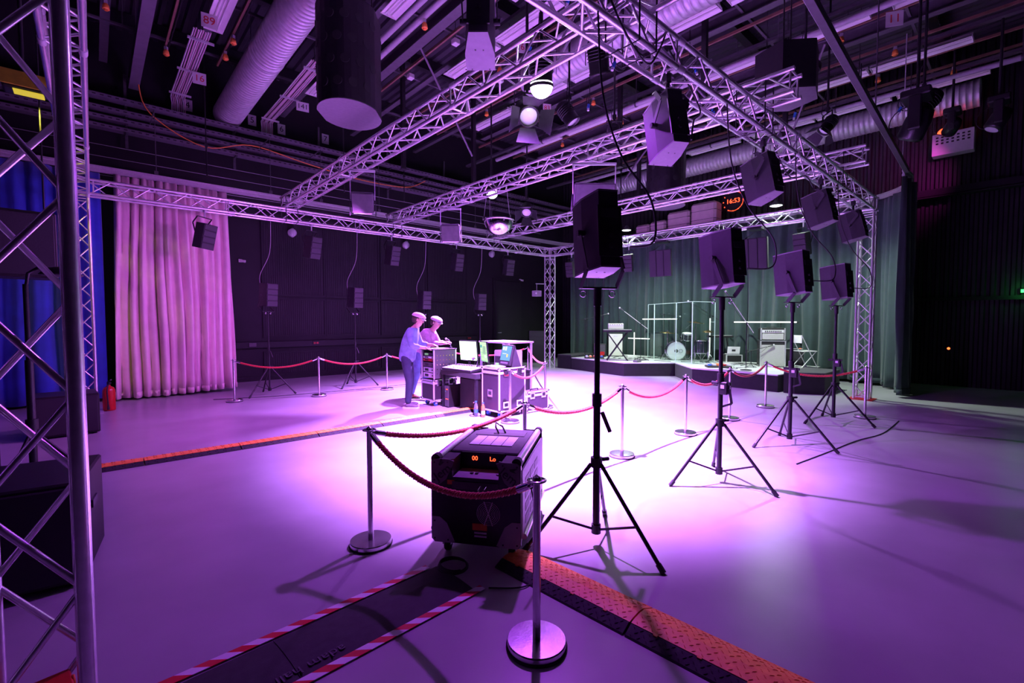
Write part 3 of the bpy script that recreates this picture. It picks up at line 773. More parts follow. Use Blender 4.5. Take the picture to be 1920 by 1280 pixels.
# ================================================================ SMOKE MACHINE
def fog_machine():
    c = (2.353, .478)
    r = thing('smoke_machine', 'black wheeled smoke machine with aluminium handles behind the nearest rope', 'smoke machine', (c[0], c[1], 0), R(36))
    L2, W2, z0, z1 = .48, .31, .11, .70
    # local: front looks along -x
    MB().box((.11, 0, (z0 + z1 - .05) / 2), (2 * L2 - .25, 2 * W2 - .03, z1 - .05 - z0), ch=.01).build('body', N('black_paint'), r)
    MB().box((-.37, 0, (z0 + z1 - .155) / 2), (.20, 2 * W2 - .03, z1 - .155 - z0)).build('front_block', N('black_paint'), r)
    for s in (-1, 1): MB().box((-.37, s * .232, z1 - .095), (.20, .13, .12)).build('shoulder', N('black_paint'), r)
    # front panel with a notch for the controls
    fp = [(-.29, z0), (.29, z0), (.31, z0 + .02), (.31, z1 - .04), (.29, z1 - .02), (.16, z1 - .02), (.16, z1 - .14), (-.16, z1 - .14), (-.16, z1 - .02), (-.29, z1 - .02), (-.31, z1 - .04), (-.31, z0 + .02)]
    Mf = Matrix(((0, 0, -1, 0), (-1, 0, 0, 0), (0, 1, 0, 0), (0, 0, 0, 1)))     # (u,v,w) -> x=-w, y=-u, z=v
    MB().prism(fp, L2 - .02, L2, Mf).build('front_panel', N('black_gloss'), r)
    MB().prism([(u, v) for u, v in fp], -L2, -L2 + .02, Mf).build('rear_panel', N('black_gloss'), r)
    # corner plates with lettering on the upper two
    def tri(sx, sz):
        base = [(.305, .0), (.305, .155), (.285, .175), (.18, .175), (.145, .165), (.20, .04), (.25, .0)]
        zc = z1 - .02 - .175 if sz > 0 else z0 + .175
        return [(sx * (u), zc + (v if sz > 0 else -v)) for u, v in base]
    for sx in (-1, 1):
        for sz in (-1, 1):
            p = tri(sx, sz)
            if sx * sz < 0: p = p[::-1]
            pl = MB().prism(p, L2, L2 + .006, Mf).build('corner_plate', N('speaker_plate') if sz > 0 else N('grey_paint'), r)
            for (u, v) in ((.285, .15), (.285, .03), (.19, .155)):
                zz = (z1 - .02 - .175 + v) if sz > 0 else (z0 + .175 - v)
                MB().cyl((sx * u, zz, L2 + .006), (sx * u, zz, L2 + .009), .006, 8, M=Mf).build('screw', N('black_steel'), pl)
            if sz > 0:
                t = put('lettering', text_mesh('Jem', .088, .0012), N('ink_black'), pl)
                t.matrix_local = Matrix.Translation((-L2 - .0075, -sx * .228, z1 - .112)) @ Matrix(((0, 0, -1, 0), (-1, 0, 0, 0), (0, 1, 0, 0), (0, 0, 0, 1))) @ Matrix.Rotation(R(-38 * sx), 4, 'Z')
                q = [(.0, .0), (.045, .035), (.03, .005), (.05, .0), (.01, -.01)]
                f = MB().prism(q, 0, .0015).build('flame_mark', N('ink_black'), pl)
                f.matrix_local = Matrix.Translation((-L2 - .0068, -sx * .245 + .01, z1 - .062)) @ Matrix(((0, 0, -1, 0), (-1, 0, 0, 0), (0, 1, 0, 0), (0, 0, 0, 1))) @ Matrix.Rotation(R(-30 * sx), 4, 'Z')
    # control recess
    rc = MB().box((-L2 + .10, 0, z1 - .142), (.2, .31, .008)).build('control_shelf', N('speaker_plate'), r)
    for dy in (-.035, .0): MB().box((-L2 + .09, .05 + dy, z1 - .134), (.025, .02, .010)).build('button', N('black_rubber'), rc)
    dp = MB().box((-L2 + .205, 0, z1 - .085), (.012, .31, .125)).build('display_panel', N('black_gloss'), r)
    for txt, dy in (('00', .06), ('Lo', -.07)):
        t = put('display_digits', text_mesh(txt, .044, .0012), N('led_red'), dp)
        t.matrix_local = Matrix.Translation((-L2 + .1975, dy, z1 - .065)) @ Matrix(((0, 0, -1, 0), (-1, 0, 0, 0), (0, 1, 0, 0), (0, 0, 0, 1)))
    # top: deck, tray, opening, handles
    MB().box((.11, 0, z1 - .045), (2 * L2 - .25, 2 * W2 - .12, .04), ch=.008).build('top_deck', N('black_rubber'), r)
    tr = MB().box((.05, 0, z1 - .022), (.26, .33, .006)).build('rubber_mat', N('grey_paint'), r)
    for k in (-1, 0, 1): MB().box((.05, k * .085, z1 - .018), (.25, .004, .003)).build('mat_groove', N('ink_black'), tr)
    MB().box((.30, 0, z1 - .023), (.14, .40, .004)).build('hose_opening', N('ink_black'), r)
    MB().tube([(.27, .02, z1 - .02), (.29, .05, z1 + .03), (.33, .06, z1 + .06), (.32, .0, z1 + .03), (.30, -.03, z1 - .02)], .008, 6).build('hose_clip', N('chrome'), r)
    for s in (-1, 1):
        MB().cyl((-L2 + .02, s * (W2 - .03), z1 - .025), (L2 - .03, s * (W2 - .03), z1 - .025), .024, 14).build('side_handle', N('alu_profile'), r)
        for x in (-L2 + .03, L2 - .03):
            MB().cyl((x - .025, s * (W2 - .03), z1 - .025), (x + .025, s * (W2 - .03), z1 - .025), .033, 14).build('handle_cap', N('black_rubber'), r)
        sp = MB().box((.0, s * (W2 + .0), .40), (2 * L2 - .04, .012, .46), ch=.004).build('side_panel', N('speaker_plate'), r)
        for a in range(3):
            for b in range(4):
                MB().box((-.28 + .19 * a, s * (W2 + .006), .26 + .085 * b), (.15, .004, .055)).build('vent_slot', N('ink_black'), sp)
        MB().cyl((-L2 + .06, s * (W2 + .01), z0 + .06), (L2 - .06, s * (W2 + .01), z0 + .06), .02, 12).build('bumper_tube', N('alu_profile'), r)
    # fan grille and stickers on the front
    fan = thing('fan_grille', None, None); fan.parent = r
    del_cat = [fan.pop(k) for k in ('label', 'category') if k in fan]
    for k in range(7): MB().ring((-L2 - .004, -.09, .33), .012 + .011 * k, .0016, 'X', 24, 4).build('wire_ring', N('galvanised'), fan)
    for a in (70, 110):
        ca, sa = .085 * math.cos(R(a)), .085 * math.sin(R(a))
        MB().cyl((-L2 - .004, -.09 - ca, .33 - sa), (-L2 - .004, -.09 + ca, .33 + sa), .003, 6).build('cross_wire', N('galvanised'), fan)
    for (y, z, w, h, m) in ((-.03, .235, .10, .045, 'orange_dark'), (-.035, .195, .085, .012, 'galvanised'), (-.035, .172, .085, .012, 'galvanised'), (.17, .525, .05, .03, 'orange_dark'), (.17, .47, .06, .012, 'paper')):
        MB().box((-L2 - .002, y, z), (.004, w, h)).build('sticker', N(m), r)
    MB().box((-L2 - .004, 0, z1 - .19), (.008, .32, .05)).build('connector_strip', N('dark_grey'), r)
    for dy in (-.04, -.08): MB().cyl((-L2 - .008, dy, z1 - .19), (-L2 - .04, dy + .008, z1 - .205), .009, 8).build('signal_plug', N('chrome'), r)
    # casters
    for sx in (-1, 1):
        for sy in (-1, 1):
            x, y = sx * (L2 - .09), sy * (W2 - .08)
            cs = MB().box((x, y, .105), (.09, .07, .012)).box((x, y - .028, .085), (.03, .005, .06)).box((x, y + .028, .085), (.03, .005, .06)).build('caster', N('galvanised'), r)
            MB().lathe([(.0, -.02), (.04, -.02), (.046, -.012), (.046, .012), (.04, .02), (.0, .02)], 18, Matrix.Translation((x - .02 * sx, y, .048)) @ Matrix.Rotation(PI / 2, 4, 'X')).build('wheel', N('black_rubber'), cs)
    return r
fog_machine()
# power cord from the smoke machine and its coil on the floor
def cable(name, label, pts, r=.006, m='black_rubber', cat='cable', sub=6, n=7):
    P = [Vector(p) for p in pts]; out = []
    for i in range(len(P) - 1):
        p0, p1, p2, p3 = P[max(i - 1, 0)], P[i], P[i + 1], P[min(i + 2, len(P) - 1)]
        for k in range(sub):
            t = k / sub; out.append(.5 * ((2 * p1) + (p2 - p0) * t + (2 * p0 - 5 * p1 + 4 * p2 - p3) * t * t + (3 * p1 - p0 - 3 * p2 + p3) * t ** 3))
    out.append(P[-1])
    return tag(MB().tube(out, r, n).build(name, N(m)), label, cat)
cable('trailing_cable', 'black cord hanging down the side of the smoke machine', [(2.16, -.115, .60), (2.18, -.15, .40), (2.20, -.155, .15), (2.14, -.22, .012), (1.98, -.25, .010), (1.82, -.12, .010)], .005)
coil = [(1.80 + .10 * math.cos(a * .6) * (1 - a * .006), .22 + .10 * math.sin(a * .6), .010 + .0006 * a) for a in range(40)]
cable('coiled_cable', 'dark cable coil lying under the front of the smoke machine', coil, .0055, sub=3)

# ================================================================ CABLE RAMPS
def make_ramp(label, group, L=.95):
    """u along x, black flank on -y; tall 5 cm, 32 cm wide"""
    r = thing('cable_ramp', label, 'cable ramp', group=group)
    Mx = Matrix(((0, 0, 1, 0), (1, 0, 0, 0), (0, 1, 0, 0), (0, 0, 0, 1)))       # (u,v,w) -> y=u, z=v, x=w
    MB().prism([(-.16, 0), (.155, 0), (.05, .034), (-.088, .036), (-.096, .038), (-.152, .010)], .004, L - .004, Mx).build('rubber_base', N('black_rubber'), r)
    MB().prism([(-.086, .0365), (.05, .035), (.157, .001), (.16, .004), (.055, .048), (.0, .052), (-.06, .046), (-.088, .040)], .002, L - .002, Mx).build('lid', N('orange_plastic'), r)
    def surf(y):
        pr = [(-.088, .040), (-.06, .046), (0, .052), (.055, .048), (.16, .004)]
        if y < -.089: return .038 - (.038 - .010) * ((-.096 - y) / .056)
        for (a, za), (b, zb) in zip(pr, pr[1:]):
            if a <= y <= b: return za + (zb - za) * (y - a) / (b - a)
        return .040
    def knobs(y0, y1, rows):
        m = MB(); nx = int(L / .042)
        for i in range(rows):
            y = y0 + (y1 - y0) * i / (rows - 1)
            for k in range(nx):
                x = .03 + k * .042 + (.021 if i % 2 else 0)
                if x > L - .02: continue
                sgn = 1 if (i + k) % 2 else -1; z = surf(y)
                dz = surf(y + .01) - surf(y - .01)
                Mk = Matrix.Translation((x, y, z)) @ Matrix.Rotation(math.atan2(dz, .02), 4, 'X') @ Matrix.Rotation(R(42) * sgn, 4, 'Z')
                m.add([(-.014, 0, -.001), (0, -.0045, -.001), (.014, 0, -.001), (0, .0045, -.001), (-.006, 0, .0032), (.006, 0, .0032)],
                      [(0, 1, 5, 4), (1, 2, 5), (2, 3, 4, 5), (3, 0, 4)], False, Mk)
        return m
    knobs(-.075, .135, 9).build('tread_pattern', N('orange_plastic'), r, kind='stuff')
    knobs(-.142, -.104, 3).build('flank_tread_pattern', N('black_rubber'), r, kind='stuff')
    for k in range(4):
        MB().box((.14 + .22 * k, -.092, .0395), (.022, .014, .005)).build('lid_catch', N('orange_dark'), r)
    return r
rp = make_ramp('orange and black cable ramp section starting beneath the smoke machine', 'near cable ramp sections'); ang = math.atan2(-1.55, .10)
u = Vector((math.cos(ang), math.sin(ang), 0)); o0 = Vector((2.165, .06, 0))
rp.location = o0; rp.rotation_euler = (0, 0, ang)
for k, l in ((1, 'orange and black cable ramp section cut by the bottom edge of the picture'), (2, 'orange cable ramp section just past the bottom edge')):
    copy_tree(rp, l, o0 + u * .955 * k, rz=ang)
lab = ['leftmost far cable ramp section, behind the near truss tower', 'far cable ramp section emerging right of the near truss tower', 'far cable ramp section, third from the left end', 'far cable ramp section in the middle of its run, fourth from the left',
       'far cable ramp section before the bright floor, fifth from the left', 'far cable ramp section at the feet of the standing man', 'last far cable ramp section, ending under the desk']
for k, l in enumerate(lab):
    c = copy_tree(rp, l, (-.46 + .955 * k, 4.47 - .004 * k, 0), rz=R(-.2)); c['group'] = 'far cable ramp sections'

# ================================================================ RUBBER CABLE MAT WITH HAZARD TAPE
a0 = math.atan2(.10, 1.32)
mt = thing('cable_mat', 'flat black rubber cable mat between two hazard tapes on the floor', 'cable mat', (1.74, .115, 0), PI + R(3.2))
Mx = Matrix(((0, 0, 1, 0), (1, 0, 0, 0), (0, 1, 0, 0), (0, 0, 0, 1)))
prof = [(-.20, 0), (.20, 0), (.195, .004), (.12, .012), (.05, .017), (-.05, .017), (-.12, .012), (-.195, .004)]
for k in range(3):
    MB().prism(prof, k * 1.0 + (.0 if k == 0 else .002), k * 1.0 + .998, Mx).build('mat_section', N('black_rubber'), mt)
t = put('lettering', text_mesh('adam hall', .085, .002), N('dark_grey'), mt); t.location = (.93, .115, .0155); t.rotation_euler = (R(6), 0, 0)
def tape(label, p0, p1):
    p0, p1 = Vector(p0), Vector(p1); d = p1 - p0
    r = thing('hazard_tape', label, 'tape', p0, math.atan2(d.y, d.x), group='red and white tapes along the cable mat')
    MB().box((d.length / 2, 0, .0045), (d.length, .052, .003)).build('tape_strip', N('hazard_tape'), r)
tape('red and white striped tape along the far edge of the cable mat', (1.68, .335, .004), (-1.2, .20, .004))
tape('red and white striped tape along the near edge of the cable mat', (1.80, -.085, .004), (-1.2, -.21, .004))

# ================================================================ DARK GEAR BEHIND THE NEAR TOWER
def sub(label, c, d, rz):
    r = thing('subwoofer_cabinet', label, 'loudspeaker', (c[0], c[1], 0), rz, group='black subwoofers at the left edge')
    MB().box((0, 0, d[2] / 2 + .02), d, ch=.012).build('cabinet', N('black_paint'), r)
    MB().box((0, -d[1] / 2 - .01, d[2] / 2 + .02), (d[0] - .04, .02, d[2] - .05), ch=.008).build('grille', N('grille_black'), r)
    for s in (-1, 1):
        MB().box((s * d[0] / 2 + s * .004, 0, d[2] * .66), (.012, .16, .05)).build('side_handle', N('dark_grey'), r)
        for e in (-1, 1): MB().cyl((s * (d[0] / 2 - .06), e * (d[1] / 2 - .06), 0), (s * (d[0] / 2 - .06), e * (d[1] / 2 - .06), .022), .025, 10).build('rubber_foot', N('black_rubber'), r)
sub('black subwoofer on the floor right behind the near truss tower', (-.30, 1.98), (.76, .72, .62), R(-8))
sub('black subwoofer standing near the fire extinguisher, half hidden by the tower', (-.22, 6.98), (.70, .62, .56), R(4))
sub('tall black cabinet at the far left edge behind the tower bracing', (-1.02, 4.4), (.8, .7, 1.25), R(10))
def mic_stand(label, loc, h, aim, boom=.75, group=None, pale=False, base='tripod', tilt=.35, m='black_steel'):
    r = thing('microphone_stand', label, 'microphone stand', loc, aim, group=group)
    MB().cyl((0, 0, .05), (0, 0, h), .009, 8).build('pole', N(m), r)
    if base == 'tripod':
        for k in range(3):
            a = 2 * PI * k / 3 + .4; MB().cyl((0, 0, .10), (.26 * math.cos(a), .26 * math.sin(a), .012), .009, 7).build('leg', N(m), r)
    else: MB().lathe([(0, 0), (.13, 0), (.13, .015), (.03, .03), (0, .03)], 20).build('base', N('black_paint'), r)
    MB().ball((0, 0, h), .022, 8, 6).build('boom_clutch', N('black_rubber'), r)
    e = Vector((boom * .72, 0, h + boom * .72 * tilt)); s = Vector((-boom * .28, 0, h - boom * .28 * tilt))
    MB().cyl(s, e, .008, 7).build('boom_arm', N('white_plastic') if pale else N(m), r)
    d = (e - s).normalized(); q = e + d * .02
    mc = MB().cyl(q, q + d * .13, .012, 8, .017).build('microphone', N('dark_grey'), r)
    MB().ball(q + d * .15, .026, 10, 7).build('microphone_grille', N('galvanised'), mc)
    lp = [s + d * .1, s.lerp(e, .4) - Vector((0, 0, .09)), s.lerp(e, .75) - Vector((0, 0, .10)), q]
    MB().tube(lp, .004, 5).build('microphone_cable', N('black_rubber'), r)
    return r
pst = thing('light_stand', 'black pole stand with clamp behind the near truss tower', 'stand', (-.34, 3.95, 0))
MB().cyl((0, 0, .02), (0, 0, 1.25), .03, 12).build('lower_pole', N('black_steel'), pst); MB().cyl((0, 0, 1.2), (0, 0, 1.95), .02, 10).build('upper_pole', N('black_steel'), pst)
MB().cyl((0, 0, .60), (0, 0, .70), .045, 12).build('clamp', N('black_paint'), pst)
for k in range(3):
    a = 2 * PI * k / 3; MB().cyl((0, 0, .6), (.45 * math.cos(a), .45 * math.sin(a), .02), .014, 8).build('leg', N('black_steel'), pst)
MB().tube([(0, 0, 1.9), (.02, 0, 2.05), (.10, 0, 2.12), (.2, 0, 2.08)], .014, 7).build('gooseneck', N('black_steel'), pst)
MB().lathe([(.0, .05), (.10, .03), (.16, -.03), (.15, -.04), (0, -.02)], 18, Matrix.Translation((.24, 0, 2.08))).build('lamp_head', N('black_paint'), pst)
cable('hanging_cable', 'thick black cable hanging in front of the near tower', [(-.30, -.2, 3.4), (-.30, -.16, 2.2), (-.27, -.14, 1.4), (-.235, -.16, .75), (-.19, -.1, .2), (-.17, -.08, .02)], .009)
cable('hanging_cable', 'thin black cable falling along the far left edge', [(-.33, -.10, 3.0), (-.34, -.1, 1.6), (-.31, -.12, .9), (-.29, -.1, .02)], .006)
cs = thing('weight_case', 'small black case with red rim at the foot of the near tower', 'case', (-.02, .08, .012), R(8))
MB().box((-.05, 0, .13), (.15, .12, .26), ch=.006).build('body', N('black_paint'), cs)
MB().box((-.05, 0, .275), (.165, .135, .03), ch=.006).build('rim', N('red_paint'), cs)
MB().ring((.035, 0, .27), .018, .005, 'X', 12, 5).build('hook', N('orange_dark'), cs)

# fire extinguisher
fe = thing('fire_extinguisher', 'red fire extinguisher on the floor beside the pink curtain', 'fire extinguisher', (.29, 8.86, 0), R(200))
MB().lathe([(0, 0), (.085, 0), (.092, .02), (.092, .36), (.075, .41), (.03, .44), (.025, .46), (0, .46)], 28).build('cylinder', N('red_paint'), fe)
v = MB().cyl((0, 0, .45), (0, 0, .50), .022, 12).box((0, .02, .50), (.03, .10, .02)).build('valve', N('black_paint'), fe)
MB().bar((0, -.02, .505), (0, .10, .56), .02, .02).build('squeeze_handle', N('black_steel'), v); MB().ring((0, -.04, .50), .016, .003, 'X', 10, 5).build('safety_pin', N('yellow_plastic'), v)
MB().tube([(0, .03, .48), (.05, .10, .46), (.07, .115, .36), (.06, .11, .16), (.055, .105, .10)], .012, 8).build('hose', N('black_rubber'), fe)
MB().cyl((.055, .105, .12), (.05, .1, .03), .013, 10, .022).build('nozzle', N('black_rubber'), fe)
MB().lathe([(.0935, .14), (.0935, .28)], 12, arc=1.3, M=Matrix.Rotation(R(200), 4, 'Z')).build('instruction_label', N('paper'), fe)
# ================================================================ FLIGHT CASES
def flight_case(label, loc, d, lid, rz=0, casters=True, group='flight cases at the mixing place', latches=((1, 2),), handle=True):
    """box with aluminium edges; x,y,z sizes d; front looks along -y, one side along -x"""
    r = thing('flight_case', label, 'flight case', loc, rz, group=group)
    z0 = .10 if casters else .012
    h = d[2] - z0; X, Y = d[0] / 2, d[1] / 2
    MB().box((0, 0, z0 + (h - lid) / 2), (d[0] - .012, d[1] - .012, h - lid)).build('body', N('case_laminate'), r)
    MB().box((0, 0, z0 + h - lid / 2), (d[0] - .012, d[1] - .012, lid)).build('lid', N('case_laminate'), r)
    e = .028
    for s in (-1, 1):
        for t_ in (-1, 1):
            MB().box((s * (X - e / 2), t_ * (Y - e / 2), z0 + h / 2), (e, e, h), ch=.005).build('edge_profile', N('alu_profile'), r)
            MB().box((0, s * (Y - e / 2), z0 + (h - e / 2 if t_ > 0 else e / 2)), (d[0] - .02, e, e), ch=.005).build('edge_profile', N('alu_profile'), r)
            MB().box((s * (X - e / 2), 0, z0 + (h - e / 2 if t_ > 0 else e / 2)), (e, d[1] - .02, e), ch=.005).build('edge_profile', N('alu_profile'), r)
            for zz in (z0 + .02, z0 + h - .02): MB().ball((s * (X - .012), t_ * (Y - .012), zz), .03, 8, 6).build('corner_cap', N('chrome'), r)
    for s in (-1, 1):
        MB().box((0, s * (Y + .001), z0 + h - lid), (d[0] - .03, .006, .04)).build('lid_rail', N('alu_profile'), r)
        MB().box((s * (X + .001), 0, z0 + h - lid), (.006, d[1] - .03, .04)).build('lid_rail', N('alu_profile'), r)
    def dish(pt, face, w=.11, hh=.12):
        x, y, z = pt
        if face == 'y':
            o = MB().box((x, -Y - .004, z), (w, .008, hh), ch=.003).build('latch_dish', N('chrome'), r); MB().box((x, -Y - .009, z), (w * .55, .008, hh * .5)).build('latch_turn', N('black_steel'), o)
        else:
            o = MB().box((-X - .004, y, z), (.008, w, hh), ch=.003).build('latch_dish', N('chrome'), r); MB().box((-X - .009, y, z), (.008, w * .6, hh * .45)).build('latch_turn', N('black_rubber'), o)
    for fx in (-.25, .25):
        dish((fx * d[0], 0, z0 + h - lid), 'y', min(.11, d[0] * .2)); 
        if d[2] > .5: dish((fx * d[0], 0, z0 + .12), 'y', .13, .11)
    if d[2] > .5: dish((0, 0, z0 + h * .42), 'x', .12, .13)
    if casters:
        for s in (-1, 1):
            for t_ in (-1, 1):
                x, y = s * (X - .09), t_ * (Y - .08)
                c = MB().box((x, y, z0 - .008), (.09, .08, .014)).box((x, y - .028, .07), (.04, .005, .06)).box((x, y + .028, .07), (.04, .005, .06)).build('caster', N('galvanised'), r)
                MB().lathe([(0, -.018), (.042, -.018), (.047, 0), (.042, .018), (0, .018)], 16, Matrix.Translation((x, y, .048)) @ Matrix.Rotation(PI / 2, 4, 'X')).build('wheel', N('blue_plastic') if s < 0 else N('black_rubber'), c)
    elif handle:
        MB().tube([(-.10, 0, d[2] - .0), (-.09, 0, d[2] + .025), (.09, 0, d[2] + .025), (.10, 0, d[2])], .011, 7).build('carry_handle', N('black_rubber'), r)
    return r
flight_case('large wheeled flight case standing upright behind the rope stanchion', (5.30, 3.74, 0), (.60, .46, .83), .08)
flight_case('small flight case lying on the floor right of the large one', (5.93, 3.64, 0), (.56, .20, .37), .07, casters=False)
# under the equipment rack: small wheeled case, rack units above
flight_case('narrow wheeled flight case under the equipment rack', (5.06, 5.38, 0), (.52, .44, .50), .06)
rk = thing('equipment_rack', 'open equipment rack with a perforated side panel beside the standing man', 'equipment rack', (5.06, 5.38, .515))
for s in (-1, 1):
    p = MB().box((0, s * .215, .28), (.50, .012, .54)).build('side_panel', N('dark_grey'), rk)
    if s < 0:
        for i in range(6):
            for k in range(5):
                MB().cyl((-.18 + .07 * i, -.222, .1 + .085 * k), (-.18 + .07 * i, -.226, .1 + .085 * k), .009, 6).build('panel_rivet', N('brass'), p)
    for x in (-.245, .245): MB().box((x, s * .215, .28), (.022, .022, .56)).build('rack_post', N('alu_profile'), rk)
for z, h, m in ((.06, .09, 'white_plastic'), (.165, .09, 'galvanised'), (.265, .08, 'dark_grey'), (.35, .045, 'red_plastic'), (.40, .035, 'white_plastic'), (.46, .07, 'black_paint')):
    un = MB().box((.0, 0, z), (.44, .40, h), ch=.004).build('rack_unit', N(m), rk)
    MB().cyl((-.222, -.13, z), (-.235, -.13, z), .012, 8).build('rack_knob', N('black_rubber'), un)
    MB().box((-.222, .08, z), (.006, .12, h * .5)).build('rack_display', N('screen_dim') if m == 'black_paint' else N('ink_black'), un)
MB().box((0, 0, .555), (.54, .46, .018), ch=.004).build('top_board', N('black_paint'), rk)
tag(MB().box((4.98, 5.34, 1.086), (.30, .21, .006)).build('paper_sheet', N('paper')), 'white paper sheets on top of the equipment rack', 'paper')
tg = thing('talkback_microphone', 'gooseneck microphone on the right edge of the rack top', 'microphone', (5.26, 5.26, 1.082))
MB().lathe([(0, 0), (.035, 0), (.03, .02), (0, .02)], 14).build('base', N('black_paint'), tg); MB().tube([(0, 0, .02), (0, .0, .10), (-.03, .02, .16), (-.07, .03, .18)], .006, 6).build('gooseneck', N('galvanised'), tg)
MB().ball((-.085, .035, .182), .02, 8, 6).build('microphone_grille', N('white_plastic'), tg)

# ================================================================ DESK
dk = thing('mixing_desk_table', 'black covered table carrying the mixing console and monitors', 'table', (5.27, 4.58, 0))
MB().box((0, 0, .675), (.66, 1.06, .035), ch=.006).build('tabletop', N('black_paint'), dk)
MB().box((0, 0, .694), (.68, 1.08, .006)).box((-.338, 0, .655), (.006, 1.08, .085)).box((0, -.538, .655), (.68, .006, .085)).build('cloth_cover', N('black_cloth'), dk)
for s in (-1, 1):
    for t_ in (-1, 1): MB().box((s * .30, t_ * .50, .33), (.045, .045, .66)).build('leg', N('black_steel'), dk)
MB().box((.3, 0, .35), (.01, .96, .6)).build('modesty_cloth', N('black_cloth'), dk)
pc = thing('computer_tower', 'dark computer tower with red indicator lights under the table', 'computer', (5.14, 4.965, 0))
MB().box((0, 0, .21), (.36, .13, .40), ch=.008).build('case', N('black_paint'), pc); MB().box((-.183, 0, .21), (.008, .12, .38)).build('front_panel', N('dark_grey'), pc)
MB().box((-.189, -.02, .34), (.006, .05, .012)).build('indicator_light', N('led_red'), pc); MB().box((-.189, -.02, .16), (.006, .08, .010)).build('indicator_light', N('led_red'), pc); MB().box((-.189, .03, .30), (.006, .012, .012)).build('power_light', N('screen_teal'), pc)
bx = thing('storage_box', 'black storage box enlarged to fill the shadow under the table', 'box', (5.32, 4.43, 0))  # box made larger so the space under the table stays black
MB().box((0, 0, .29), (.40, .70, .56), ch=.015).build('body', N('black_paint'), bx); MB().box((0, 0, .585), (.42, .74, .03), ch=.008).build('lid', N('black_gloss'), bx)
MB().ball((-.21, -.1, .16), .02, 8, 6).build('plug_end', N('chrome'), bx)
def monitor(label, loc, rz, m, w=.53, h=.34, glow=None):
    r = thing('computer_monitor', label, 'monitor', loc, rz, group='monitors on the desk')
    tl = Matrix.Translation((0, 0, .16 + h / 2)) @ Matrix.Rotation(R(-6), 4, 'Y')
    MB().box((.012, 0, 0), (.03, w + .03, h + .03), tl, ch=.006).build('housing', N('black_gloss'), r)
    MB().box((-.0055, 0, 0), (.006, w, h), tl).build('screen', N(m), r)
    MB().box((.03, 0, .13), (.03, .05, .24)).build('stand_neck', N('black_paint'), r); MB().box((.02, 0, .008), (.17, .22, .016), ch=.004).build('stand_foot', N('black_paint'), r)
    return r
monitor('left monitor with a nearly white bright screen', (5.44, 4.93, .698), R(6), 'screen_white', .46, .36)
m2 = monitor('right monitor with a green-white window layout', (5.46, 4.48, .698), R(-20), 'screen_green', .36, .36)
for (y, z, w, h, m) in ((-.06, .40, .16, .20, 'screen_dim'), (.10, .44, .10, .05, 'screen_teal'), (-.10, .26, .10, .05, 'screen_pale')):
    MB().box((-.012 - (z - .34) * math.tan(R(-6)) * -1, y, z), (.003, w, h)).build('window_block', N(m), m2)
mx = thing('mixing_console', 'wide mixing console with rows of faders on the table', 'mixing console', (5.12, 4.62, .698), R(3))
tl = Matrix.Rotation(R(-7), 4, 'Y')
MB().box((0, 0, .045), (.40, .84, .05), tl, ch=.01).build('chassis', N('black_paint'), mx); MB().box((0, 0, .012), (.36, .80, .024)).build('underside', N('black_rubber'), mx)
tp = MB().box((0, 0, .073), (.385, .82, .006), tl).build('control_surface', N('grey_paint'), mx)
for i in range(16):
    y = -.36 + .048 * i
    f = MB().box((-.10, y, .077), (.12, .006, .002), tl).build('fader_slot', N('ink_black'), tp)
    MB().box((-.10 + .03 * math.sin(i * 1.7), y, .084), (.022, .014, .012), tl).build('fader_cap', N('white_plastic'), tp)
    for k in range(3): MB().cyl((.02 + .045 * k, y, .075), (.02 + .045 * k, y, .09), .008, 6, M=tl).build('knob', N('black_rubber') if k else N('white_plastic'), tp)
lt = thing('portable_display', 'tilted portable display with teal screen standing on the large flight case', 'display', (5.34, 3.70, .832), R(-8))
tl = Matrix.Translation((0, 0, .19)) @ Matrix.Rotation(R(14), 4, 'Y')
MB().box((0, 0, 0), (.05, .34, .36), tl, ch=.01).build('housing', N('black_paint'), lt); MB().box((-.0265, .0, .03), (.005, .29, .25), tl).build('screen', N('screen_teal'), lt)
for (y, z, w, h, m) in ((.09, .11, .06, .06, 'screen_pale'), (.02, .11, .05, .07, 'screen_pale'), (-.05, -.01, .03, .05, 'led_yellow'), (.04, .02, .12, .012, 'screen_pale')):
    MB().box((-.03, y, z), (.003, w, h), tl).build('window_block', N(m), lt)
MB().box((-.028, 0, -.135), (.006, .22, .03), tl).build('button_row', N('dark_grey'), lt)
MB().prism([(0, 0), (.17, 0), (.10, .20), (.05, .34), (0, .34)], -.15, .15, Matrix(((1, 0, 0, .02), (0, 0, 1, 0), (0, 1, 0, .002), (0, 0, 0, 1)))).build('back_support', N('black_cloth'), lt)
tb = thing('tablet', 'small tablet with a yellow-green screen left of the portable display', 'tablet', (5.42, 4.03, .698), R(-12))
tl = Matrix.Translation((0, 0, .09)) @ Matrix.Rotation(R(20), 4, 'Y')
MB().box((0, 0, 0), (.012, .24, .17), tl, ch=.004).build('housing', N('black_gloss'), tb); MB().box((-.0075, 0, 0), (.003, .22, .15), tl).build('screen', N('screen_green'), tb); MB().box((.05, 0, .03), (.12, .05, .05)).build('foot', N('black_paint'), tb)
tag(MB().box((5.16, 3.80, .838), (.21, .30, .006)).box((5.15, 3.82, .843), (.20, .28, .003), Matrix.Translation((5.15, 3.82, 0)) @ Matrix.Rotation(R(8), 4, 'Z') @ Matrix.Translation((-5.15, -3.82, 0))).build('paper_sheet', N('paper')), 'loose white papers on the large flight case', 'paper')
dl = thing('desk_lamp', 'small gooseneck desk lamp in front of the right monitor', 'lamp', (5.24, 4.38, .79), 0)
